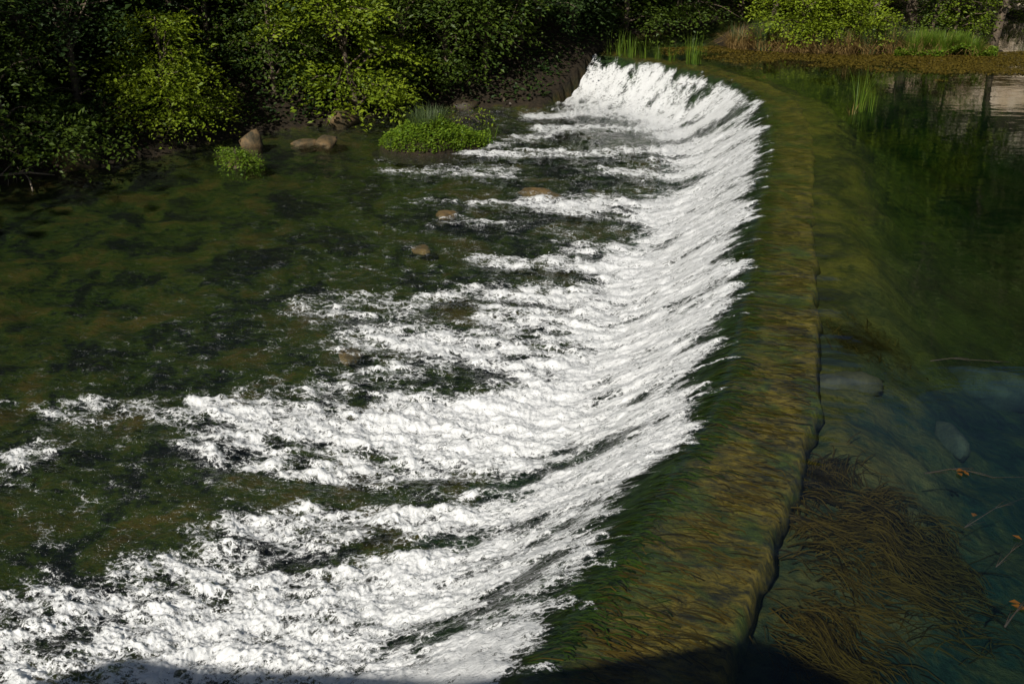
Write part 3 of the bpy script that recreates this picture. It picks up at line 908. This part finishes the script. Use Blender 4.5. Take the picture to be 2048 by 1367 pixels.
rock_at(843, 500, LOW - .10, .26, .2, .10, 12, 'small brown stone at the surface below the tan stone', M_BEDROCK, .5, 'stone', 'stone')
rock_at(1075, 388, LOW - .12, .55, .3, .16, 13, 'golden submerged stone between two foam tongues', M_BEDROCK, .5, 'stone', 'stone')
rock_at(700, 712, LOW - .17, .3, .2, .12, 16, 'olive stone under water beside the middle foam tongue', M_BEDROCK, .5, 'stone', 'stone')
for k, (px, py, z, a, b, c, lab) in enumerate([  # on the pool bed
        (1890, 930, -1.5, .22, .42, .20, 'rounded stone on the pool bed near the floating twig'),
        (1965, 815, -1.9, .60, .75, .40, 'large boulder dim under the sky reflection in the pool'),
        (1675, 890, -1.5, .25, .5, .18, 'long dim stone on the pool bed beside the weir edge')]):
    q = un(px, py, z)
    boulder('stone', lab, q[0], q[1], zg(q[0], q[1]) + c * .25, a, b, c, 20 + k, M_DIM, 'stone', k * .7)

# ------------------------------------------------------------------ islets in the lower river
def islet_mound():
    c = un(868, 292, LOW); rng = np.random.default_rng(5)
    root = tag(empty('islet', (c[0], c[1], LOW)), 'low grassy islet of bright green cress in the lower river', 'islet')
    u, v = np.meshgrid(np.linspace(0, 2 * np.pi, 49), np.linspace(0, 1, 14))
    R = 1 + 0.16 * np.sin(2 * u + 1) + 0.10 * np.sin(3 * u)

    def shape(u, v):
        R = 1 + 0.16 * np.sin(2 * u + 1) + 0.10 * np.sin(3 * u)
        x = 1.50 * R * v * np.cos(u); y = 1.15 * R * v * np.sin(u)
        z = 0.46 * (1 - v ** 2) ** 0.8 * (1 + 0.25 * np.sin(1.7 * x + 2)) + 0.05 * fbm(x * 2, y * 2, 3) - 0.10 * v ** 6
        return x, y, z
    x, y, z = shape(u, v * 1.12)
    z = np.where(v > 0.9, -0.25, np.nan_to_num(z, nan=-0.15))
    make_mesh('soil', np.stack([x, y, z], -1).reshape(-1, 3), grid_faces(14, 49)[:, ::-1], M_GROUND, root, attrs={'land': np.ones(x.size), 'pool': np.zeros(x.size)})
    n = 9000; uu = rng.uniform(0, 2 * np.pi, n); vv = np.sqrt(rng.uniform(0, 1, n)) * 0.97
    x, y, z = shape(uu, vv)
    V, F, T = low_leaves(rng, x, y, np.nan_to_num(z) + np.maximum(0, fbm(x * 2.2, y * 2.2, 3)) * .24, 0.075, 0.20)
    make_mesh('cress_cover', V, F, M_CRESS, root, smooth=False, attrs={'tint': T})['kind'] = 'stuff'
    V, F, T = blades(rng, 620, 0.80, 0.50, 0.7, 0.020)
    o = make_mesh('rush_tuft', V, F, M_RUSH, root, smooth=False, attrs={'tint': T}); o.location = (-0.15, 0.25, 0.38)
    V, F, T = blades(rng, 160, 0.32, 0.18, 0.8, 0.010)
    o = make_mesh('rush_tuft', V, F, M_RUSH, root, smooth=False, attrs={'tint': T}); o.location = (-1.25, -0.35, 0.08)
    V, F, T = blades(rng, 14, 0.55, 0.10, 0.9, 0.022)
    o = make_mesh('grass_blade', V, F, M_GRASS, root, smooth=False, attrs={'tint': T}); o.location = (1.75, 0.9, -0.02)


islet_mound()
p = un(938, 258, LOW)
make_tree('sapling', 'yellow leaved sapling at the right end of the grassy islet', 'sapling', p[0], p[1] + 0.3, .75, .42, 150, .085, 77, M_LEAF_YEL, zc=.35, z=LOW + .05, r0=.012, parts=('stem', 'foliage'), layers=4, spray=8)
p = un(472, 328, LOW)
make_tree('plant', 'small bright green leafy plant growing on a stone in the water', 'plant', p[0], p[1], .52, .36, 2200, .065, 78, M_CRESS, zc=.05, boughs=8, z=LOW, r0=.012, parts=('stem', 'foliage'), prof=lambda v: np.sqrt(np.clip(1.02 - v, 0, 1)))

# driftwood at the left edge
def driftwood():
    root = tag(empty('driftwood', (*un(40, 372, LOW), LOW)), 'bare pale branch leaning into the water at the left edge', 'driftwood')
    def w(px, py, z): q = un(px, py, z); return np.array([q[0] - root.location[0], q[1] - root.location[1], z - LOW])
    main = np.array([w(-60, 372, -1.2), w(0, 350, -1.15), w(60, 345, -1.2), w(110, 350, -1.3)])
    V, F = tubes([(main, [.05, .04, .03, .012])], 6); make_mesh('limb', V, F, M_TWIG, root)
    b = np.array([w(35, 335, -.85), w(45, 345, -1.05), w(58, 356, -1.25), w(66, 382, -1.45)])
    V, F = tubes([(b, [.012, .022, .028, .022])], 6); make_mesh('limb', V, F, M_TWIG, root)
    tw = [(np.array([w(x0, y0, z0), w((x0 + x1) / 2 + 4, (y0 + y1) / 2, (z0 + z1) / 2), w(x1, y1, z1)]), [.012, .008, .004]) for x0, y0, z0, x1, y1, z1 in
          [(10, 349, -1.15, 16, 372, -1.42), (25, 348, -1.15, 34, 366, -1.4), (0, 352, -1.1, 40, 300, -.7), (20, 350, -1.15, 90, 322, -.9)]]
    V, F = tubes(tw, 5); make_mesh('twig', V, F, M_TWIG, root)


driftwood()

# ------------------------------------------------------------------ trees and shrubs of the left bank
def bank_plant(px, py, z0, inland, h, rad, n, size, seed, label, mat=M_LEAF, cat='tree', **kw):
    q = un(px, py, z0)
    g = np.array([-0.45, 0.9]) if z0 < -0.5 else np.array([-0.75, 0.65])
    x, y = q + g * inland
    nm = {'tree': 'broadleaf_tree', 'shrub': 'shrub'}[cat]
    pr = ('trunk', 'crown') if cat == 'tree' else ('stem', 'foliage')
    return make_tree(nm, label, cat, x, y, h, rad, n, size, seed, mat, parts=pr, **kw)


cone = lambda v: np.clip(1.06 - v, 0, 1) ** 0.75
full = lambda v: np.clip(0.55 + 0.6 * np.sin(np.pi * v ** 0.8), 0, 1) * np.clip((1.02 - v) * 4, 0, 1)
skirt = lambda v: np.clip(1.0 - 0.45 * v, 0, 1) * np.clip((1.02 - v) * 4, 0, 1)
bank_plant(30, 352, LOW, .5, 4.6, 1.9, 8640, .140, 101, 'leafy shrub hanging over the driftwood at the left edge', M_LEAF_HALFSHADE, cat='shrub', prof=skirt, boughs=18)
bank_plant(185, 325, LOW, 1.8, 5.2, 1.9, 8640, .140, 102, 'shady shrub between the left edge and the pointed bush', M_LEAF_SHADE, cat='shrub', prof=full, boughs=15)
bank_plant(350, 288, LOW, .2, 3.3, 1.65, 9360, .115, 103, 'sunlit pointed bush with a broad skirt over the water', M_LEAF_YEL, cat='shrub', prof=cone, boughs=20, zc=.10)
bank_plant(465, 262, LOW, 2.4, 5.5, 1.9, 6480, .146, 104, 'dark leafy tree behind the pointed rock', M_LEAF_SHADE, prof=full, boughs=15)
bank_plant(570, 255, LOW, .9, 4.0, 1.0, 5040, .128, 105, 'drooping small tree left of the bright leafy tree', M_LEAF_HALFSHADE, prof=full, boughs=15, zc=.28)
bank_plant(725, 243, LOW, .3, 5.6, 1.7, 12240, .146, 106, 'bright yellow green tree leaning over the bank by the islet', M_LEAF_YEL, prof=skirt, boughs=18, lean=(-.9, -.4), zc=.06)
bank_plant(820, 222, LOW, .7, 5.2, 1.5, 8640, .146, 107, 'broad leafy tree directly behind the grassy islet', M_LEAF_HALFSHADE, prof=full, boughs=15, zc=.16)
bank_plant(915, 212, LOW, 1.0, 5.6, 1.7, 9360, .146, 108, 'layered tree above the shaded side cascade', M_LEAF_HALFSHADE, prof=full, boughs=15, zc=.24)
bank_plant(1010, 212, LOW, 1.6, 5.6, 1.8, 9360, .146, 109, 'tree with flat leafy tiers left of the far end of the weir', M_LEAF_HALFSHADE, prof=full, boughs=15, zc=.26)
bank_plant(1095, 205, LOW, 2.0, 5.2, 1.8, 7920, .146, 110, 'dark tree just behind the far end of the weir', M_LEAF_SHADE, prof=full, boughs=15, zc=.28)
bank_plant(1175, 100, 0, .8, 5.0, 1.7, 6480, .146, 113, 'shaded tree above the leftmost reeds', M_LEAF_SHADE, prof=full, boughs=15, zc=.12)
bank_plant(1285, 76, 0, .9, 6.0, 1.9, 7200, .152, 111, 'leafy tree directly behind the dense reed row', M_LEAF_HALFSHADE, prof=full, boughs=15, zc=.10)
bank_plant(1400, 52, 0, 1.2, 6.5, 2.2, 7200, .158, 112, 'tree at the dark inlet left of the island', M_LEAF_HALFSHADE, prof=full, boughs=15, zc=.10)


# ivy, ferns and saplings that cover the bank under the trees, leaves coloured dark in place of shade
def undergrowth():
    rng = np.random.default_rng(61); n = 170000
    x = rng.uniform(-24, 14, n).astype(np.float32); y = rng.uniform(18, 58, n).astype(np.float32)
    db, _, _, _ = poly_dist(x, y, BANK, True)
    clump = fbm(x * .9, y * .9, 3)
    ok = inside(x, y, BANK) & (db > .12) & (db < 7) & (rng.uniform(0, 1, n) < np.clip(.85 + clump * 1.0, .25, 1))
    x, y, clump = x[ok], y[ok], clump[ok]
    z = ground_height(x, y)
    V, F, T = low_leaves(rng, x, y, z, .15, .25)
    lift = np.repeat(np.clip(clump + .1, 0, 1) * rng.uniform(0, 1.3, len(x)), 4)
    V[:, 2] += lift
    tag(make_mesh('undergrowth', V, F, M_LEAF_SHADE, smooth=False, attrs={'tint': T}), 'dark ivy and low plants covering the shaded river bank', 'undergrowth', kind='stuff')


undergrowth()

# forest: two shapes copied over the hillside
def forest():
    protos = []
    for k, (h, r, mt) in enumerate([(9.5, 3.2, M_LEAF_SHADE), (11.0, 3.6, M_LEAF_SHADE), (8.0, 3.0, M_LEAF_HALFSHADE), (9.0, 3.5, M_HILL)]):
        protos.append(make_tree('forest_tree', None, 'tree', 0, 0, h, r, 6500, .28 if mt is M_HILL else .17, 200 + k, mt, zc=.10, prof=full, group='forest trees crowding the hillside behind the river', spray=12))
    rng = np.random.default_rng(8)
    lab = 'one of the dense trees of the dark forest on the hillside behind'
    spots = []
    bx = np.array([p for p in BANK[3:22]], float)
    for row, (inl, step) in enumerate([(3.6, 2.6), (6.2, 3.0), (9.5, 3.6), (13.5, 4.4), (18.5, 5.2)]):
        sg_ = np.hypot(*np.diff(bx, axis=0).T); ar = np.concatenate([[0], np.cumsum(sg_)])
        for s_ in np.arange(rng.uniform(0, step), ar[-1], step):
            i = min(np.searchsorted(ar, s_, 'right') - 1, len(bx) - 2)
            a, b = bx[i], bx[i + 1]; t_ = (s_ - ar[i]) / sg_[i]
            d = (b - a) / sg_[i]; nrm = np.array([-d[1], d[0]])
            q = a + (b - a) * t_ + nrm * (inl + rng.normal(0, 0.7)) + d * rng.normal(0, 0.5)
            spots.append(q)
    for row, yy in enumerate([56, 60.5, 66, 72, 79, 87, 96]):
        for xx in np.arange(12 + rng.uniform(0, 3), 66, 4.9 + row * 0.35):
            spots.append(np.array([xx + rng.normal(0, .8), yy + rng.normal(0, .9) + 0.04 * max(0, xx - 30)]))
    used = [False] * 4
    ok = []
    for q in spots:
        if inside(np.array([q[0]]), np.array([q[1]]), BANK)[0] and all(np.hypot(*(q - w)) > 1.9 for w in ok):
            ok.append(q)
    for k, q in enumerate(ok):
        j = 3 if (q[1] > 50 and q[0] > 11) else int(rng.integers(0, 3)); sc = rng.uniform(0.8, 1.25)
        z = zg(q[0], q[1])
        if not used[j]:
            o = protos[j]; o.location = (q[0], q[1], z); o['label'] = lab; used[j] = True
        else:
            copy_thing(protos[j], (q[0], q[1], z), rng.uniform(0, 6.28), sc, lab)
    return protos


protos = forest()

# unseen tall trees added left of the view to shade the left bank
def add_shade_trees():
    rng = np.random.default_rng(21)
    base = make_tree('tall_tree', 'one of the unseen tall trees added beyond the frame to shade the left bank', 'tree', -24, 12.0, 20, 3.6, 3600, .42, 300, M_LEAF, zc=.28, prof=full, group='unseen trees added left of the view for shade', spray=12, r0=.3)
    for (x, y, s_) in [(-26.5, 9.0, 1.1)]:
        copy_thing(base, (x, y, zg(x, y)), rng.uniform(0, 6.28), s_)


add_shade_trees()

# ------------------------------------------------------------------ reeds
def reed(px, py, hgt, n, seed, label, z=-0.06, spread_=.35, w=.022, base_r=.14, mat=M_GRASS, group=None):
    rng = np.random.default_rng(seed); q = un(px, py, z)
    V, F, T = blades(rng, n, hgt, base_r, spread_, w, .4)
    o = make_mesh('reed_clump', V, F, mat, smooth=False, attrs={'tint': T}, loc=(q[0], q[1], z - .12))
    return tag(o, label, 'reeds', group)


reed(1218, 105, .95, 9, 1, 'thin leftmost reeds at the end of the weir', spread_=.7)
reed(1240, 108, 1.0, 26, 2, 'reed clump second from the left on the far weir crest')
reed(1262, 110, 1.05, 34, 3, 'densest reed clump of the row on the far weir crest', base_r=.25)
reed(1288, 112, 1.0, 26, 4, 'reed clump at the right end of the dense row on the weir', spread_=.5)
reed(1316, 114, .85, 12, 5, 'sparse reed tuft left of the gap on the weir crest')
reed(1343, 118, .8, 14, 6, 'short leaning reed tuft next to the bright reed clump', spread_=.7)
reed(1386, 122, 1.15, 60, 7, 'bright tall reed clump standing alone in the water', base_r=.28)
reed(1412, 106, .6, 10, 8, 'small low reeds just right of the bright reed clump', spread_=.6)
reed(1718, 214, 1.35, 26, 9, 'reed clump with bent blades standing in the open pool', spread_=.45, base_r=.22, z=0.0)
reed(1742, 216, .8, 14, 10, 'short reeds at the right foot of the pool reed clump', spread_=.5, base_r=.14, z=0.0)
reed(1702, 222, .5, 12, 11, 'broken dry reed stubs left of the pool reed clump', spread_=1.3, mat=M_DRY, z=0.0)

# ------------------------------------------------------------------ island vegetation
def island():
    rng = np.random.default_rng(31)
    labs = ['brown rush tussock at the left tip of the island', 'blue green rush tussock second along the island shore', 'pale dry tussock between two green rushes',
            'small brown tussock in front of the low yellowish plant', 'grey green tussock under the bright shrub', 'wide brown tussock in the middle of the island shore',
            'dark green rush tussock right of the wide brown tussock', 'straw coloured tussock under the trunks', 'fine green grass tuft on the right half of the island',
            'tall green grass tuft near the right tip', 'rightmost grass tuft on the island', 'grass tuft between the fine tuft and the tall tuft on the island', 'grass tuft between the tall tuft and the rightmost tuft on the island']
    data = [(1480, 92, 1.0, .75, .25), (1528, 95, 1.25, .25, .8), (1568, 97, .95, .8, .3), (1605, 99, .85, .7, .4), (1640, 100, .95, .4, .5), (1688, 102, 1.05, .85, .25),
            (1735, 102, 1.05, .3, .8), (1780, 100, 1.15, .4, .6), (1830, 104, .95, .1, .9), (1885, 104, .95, .1, .9), (1945, 105, .8, .15, .8), (1857, 101, .9, .1, 1.0), (1915, 101, .85, .1, 1.0)]
    for k, (px, py, h, dry, grn) in enumerate(data):
        q = un(px, py + 5, .02)
        root = tag(empty('rush_tussock', (q[0], q[1] + .15, .0)), labs[k], 'grass tuft', 'tussocks along the island shore')
        m = M_RUSH if k < 8 else M_GRASS
        V, F, T = blades(rng, int(560 * grn), h * 1.0, .34, .75, .022, .6); make_mesh('green_blades', V, F, m, root, smooth=False, attrs={'tint': T})
        V, F, T = blades(rng, int(800 * dry), h * .95, .46, 1.35, .022, 1.2); make_mesh('dry_blades', V, F, M_DRY, root, smooth=False, attrs={'tint': T})

    def isl(px, py, back, h, r, n, size, seed, label, cat, mat, **kw):
        q = un(px, py, .2); nm = 'shrub' if cat == 'shrub' else 'broadleaf_tree'
        return make_tree(nm, label, cat, q[0] * (1 + back / q[1]), q[1] + back, h, r, n, size, seed, mat, parts=('stem', 'foliage') if cat == 'shrub' else ('trunk', 'crown'), **kw)
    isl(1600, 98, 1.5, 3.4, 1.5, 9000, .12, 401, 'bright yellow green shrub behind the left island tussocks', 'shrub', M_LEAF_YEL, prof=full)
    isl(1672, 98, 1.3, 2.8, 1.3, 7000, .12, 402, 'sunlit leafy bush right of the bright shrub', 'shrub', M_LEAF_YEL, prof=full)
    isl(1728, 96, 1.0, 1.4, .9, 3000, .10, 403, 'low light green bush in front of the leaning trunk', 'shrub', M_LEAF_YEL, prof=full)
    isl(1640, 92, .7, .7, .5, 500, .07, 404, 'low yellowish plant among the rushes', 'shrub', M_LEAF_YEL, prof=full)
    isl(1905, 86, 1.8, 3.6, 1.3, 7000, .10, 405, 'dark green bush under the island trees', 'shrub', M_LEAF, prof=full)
    isl(1860, 84, 2.6, 2.6, 1.0, 3000, .10, 406, 'shaded shrub between the island trunks', 'shrub', M_LEAF_SHADE, prof=full)
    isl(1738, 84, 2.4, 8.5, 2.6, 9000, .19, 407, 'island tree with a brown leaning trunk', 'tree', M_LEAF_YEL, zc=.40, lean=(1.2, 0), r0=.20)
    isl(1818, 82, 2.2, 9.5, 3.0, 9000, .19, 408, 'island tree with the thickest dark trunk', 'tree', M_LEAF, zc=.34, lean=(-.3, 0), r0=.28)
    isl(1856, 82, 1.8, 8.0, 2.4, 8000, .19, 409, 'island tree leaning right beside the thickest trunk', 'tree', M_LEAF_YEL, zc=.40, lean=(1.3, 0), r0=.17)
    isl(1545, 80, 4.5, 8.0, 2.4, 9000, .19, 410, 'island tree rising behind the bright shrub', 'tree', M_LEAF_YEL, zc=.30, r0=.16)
    isl(1985, 84, 1.2, 8.5, 2.6, 7000, .18, 411, 'dark forked tree at the right tip in front of the pale cliff', 'tree', M_LEAF_SHADE, zc=.48, lean=(.9, 0), r0=.19)
    for k, (bx, by, hh) in enumerate([(13.2, 53.8, 3.4), (16.5, 52.6, 2.6), (19.6, 51.2, 3.6), (22.0, 49.4, 2.8), (26.0, 48.0, 3.4), (29.5, 48.0, 2.6), (11.5, 51.8, 3.0)]):
        make_tree('shrub', 'dense bush at the foot of the pale cliff behind the island', 'shrub', bx, by, hh, 1.5, 4500, .12, 430 + k, M_LEAF, prof=full, boughs=14, z=-.1, parts=('stem', 'foliage'), group='bushes along the cliff foot')
    # cress along the waterline and floating algae
    n = 16000
    px = np.concatenate([rng.uniform(1790, 1992, n * 2 // 3), rng.normal(1636, 22, n // 3)]); py = np.concatenate([rng.uniform(99, 113, n * 2 // 3), rng.uniform(98, 105, n // 3)])
    py = np.where(px > 1750, 108 + (py - 106) * (0.55 + 0.6 * (fbm(px * .03, px * 0, 2) + .5)), py)
    q = np.array([un(a, b, 0) for a, b in zip(px, py)])
    q = q[rng.uniform(0, 1, len(q)) < np.clip(.75 + 1.3 * fbm(q[:, 0] * 1.6, q[:, 1] * 1.2, 3), .05, 1)]
    V, F, T = low_leaves(rng, q[:, 0], q[:, 1], np.maximum(0, fbm(q[:, 0] * 1.2, q[:, 1], 3)) * .5, .09, .18)
    tag(make_mesh('watercress', V, F, M_CRESS, smooth=False, attrs={'tint': T}), 'bright green watercress along the island waterline', 'watercress', kind='stuff')
    m = 90000
    px = rng.uniform(1320, 2130, m); py = rng.uniform(90, 170, m)
    lim = np.interp(px, [1320, 1420, 1520, 1650, 1800, 1950, 2130], [104, 114, 124, 133, 141, 156, 140]); top = np.interp(px, [1320, 1440, 1600, 2000, 2130], [97, 92, 100, 106, 96])
    q = np.array([un(a, b, 0) for a, b in zip(px, py)])
    patch = fbm(q[:, 0] * .55, q[:, 1] * .8, 4)
    edge = np.clip((lim - py) / 16, -1, 1)
    ok = (py > top) & (rng.uniform(0, 1, m) < np.clip(.42 + 1.0 * edge + 1.6 * patch - .30, 0, 1)) & (~inside(q[:, 0], q[:, 1], ISLE))
    q = q[ok]
    V, F, T = low_leaves(rng, q[:, 0], q[:, 1], np.full(len(q), .004), .075, .012)
    V[:, 2] = np.clip(V[:, 2], .003, .03)
    tag(make_mesh('floating_algae', V, F, M_ALGA, smooth=False, attrs={'tint': T}), 'golden brown mat of algae floating in front of the island', 'algae', kind='stuff')


island()

# ------------------------------------------------------------------ things floating and growing in the pool
def floating_twig(label, path, leaves, seed, rad=.007):
    pts = np.array([[*un(a, b, 0.0), 0.004 + dz] for a, b, dz in path]); c = pts[0].copy()
    root = tag(empty('floating_twig', c), label, 'twig')
    rng = np.random.default_rng(seed)
    paths = [(pts - c, np.linspace(rad, rad * .35, len(pts)))]
    for k in range(5):
        i = rng.integers(0, len(pts) - 1); a = pts[i] - c; d = pts[i + 1] - pts[i]; d /= np.linalg.norm(d)
        e = a + d * .25 + np.array([-d[1], d[0], 0]) * rng.choice([-1, 1]) * rng.uniform(.02, .07)
        paths.append((np.array([a, (a + e) / 2 + [0, 0, .01], e]), [rad * .5, rad * .35, .002]))
    V, F = tubes(paths, 5); make_mesh('twig', V, F, M_DARKTWIG, root)
    for (a, b, s_) in leaves:
        q = un(a, b, 0.0)
        an = rng.uniform(0, 6.28)
        V, F, T = leaf_cards(np.array([[0, 0, 0.0]]), np.array([[math.cos(an), math.sin(an), .12]]), np.array([[.1, .1, 1.]]), np.array([s_]), .7, .12, np.array([.6]))
        o = make_mesh('leaf', V, F, M_BROWNLEAF, root, smooth=False, attrs={'tint': T}); o.location = (q[0] - c[0], q[1] - c[1], .015)


floating_twig('drifting twig with a few orange leaves on the open pool', [(1850, 945, -.01), (1900, 938, 0), (1935, 943, .01), (1985, 955, 0), (2060, 952, -.01)], [(1915, 945, .10), (1930, 942, .12), (1938, 952, .09), (1922, 940, .08)], 1)
floating_twig('bare thin twig floating at the edge of the reflected trees', [(1860, 722, 0), (1900, 718, .01), (1960, 722, .01), (2020, 724, 0)], [], 2, .008)
floating_twig('twig with one brown leaf at the right edge of the pool', [(1992, 1132, -.01), (2020, 1105, 0), (2045, 1080, .01)], [(2044, 1080, .10)], 3, .006)
floating_twig('dark twig with ragged orange leaves at the lower right edge', [(2010, 1250, -.02), (2030, 1225, 0), (2080, 1190, .01)], [(2028, 1212, .12), (2042, 1206, .11), (2050, 1218, .12)], 4, .010)
floating_twig('thin stems with a yellow leaf just below the leafy drifting twig', [(1930, 1050, -.03), (1990, 1015, -.01), (2060, 990, -.01)], [(1950, 1024, .09)], 5, .006)


def weed(label, px, py, z, n, length, dirn, seed, spread_=.5, w=.018, base=.35):
    rng = np.random.default_rng(seed); q = un(px, py, z)
    z = zg(q[0], q[1]) + .03                          # rooted on the bed
    seg = 6; a0 = math.atan2(dirn[1], dirn[0]) + rng.normal(0, spread_, n)
    b = np.stack([rng.normal(0, base, n), rng.normal(0, base, n), rng.uniform(0, .05, n)], 1)
    b[:, 2] += ground_height((b[:, 0] + q[0]).astype(np.float32), (b[:, 1] + q[1]).astype(np.float32)) - z + .03
    L = length * rng.uniform(.4, 1.15, n); so = rng.uniform(0, 40, 2); a0 = math.atan2(dirn[1], dirn[0]) + rng.normal(0, .38, n); w = w * rng.uniform(.5, 1.7, n)
    V = []; pos = b.copy(); rise = rng.uniform(.03, .16, n)
    for k in range(seg):
        u = k / (seg - 1); an = a0 + spread_ * 3.0 * fbm(pos[:, 0] * 1.3 + so[0], pos[:, 1] * 1.3 + so[1], 2)
        ww = w * (1 - .75 * u) * .5; sx, sy = -np.sin(an) * ww, np.cos(an) * ww
        zz = pos[:, 2] + rise * np.sin(np.pi * min(1, u * 1.1)) * .6
        V.append(np.stack([pos[:, 0] - sx, pos[:, 1] - sy, zz], 1)); V.append(np.stack([pos[:, 0] + sx, pos[:, 1] + sy, zz + .006], 1))
        pos = pos + np.stack([np.cos(an), np.sin(an), 0 * an], 1) * (L / seg)[:, None]
    V = np.stack(V, 1)
    F = np.stack([np.array([2 * k, 2 * k + 1, 2 * k + 3, 2 * k + 2]) for k in range(seg - 1)])
    F = (F[None] + 2 * seg * np.arange(n)[:, None, None]).reshape(-1, 4)
    o = make_mesh('water_weed', V.reshape(-1, 3), F, M_WEED, smooth=False, attrs={'tint': np.repeat(rng.uniform(0, 1, n), 2 * seg)}, loc=(q[0], q[1], z))
    return tag(o, label, 'water weed', 'clumps of water weed in the pool')


weed('brown hair like water weed fanning out in the pool by the weir corner', 1720, 1120, -0.80, 1000, .6, (.8, -.5), 1, .8, .011, .55)
weed('brown weed streaming along the pool bed at the bottom edge', 1650, 1290, -0.62, 600, .55, (.5, -.9), 2, .7, .011, .25)
weed('short dark weed lying in the pool beside the weir edge', 1660, 1000, -0.66, 450, .5, (-.2, .9), 3, .7, .011, .25)
weed('small separate weed tuft in the middle of the near pool', 1850, 1130, -1.20, 500, .45, (.3, -.8), 4, 1.2, .010, .22)
weed('brown weed under the reflected tree tops beside the weir', 1740, 760, -1.15, 600, .7, (-.8, .4), 5, .8, .012, .35)
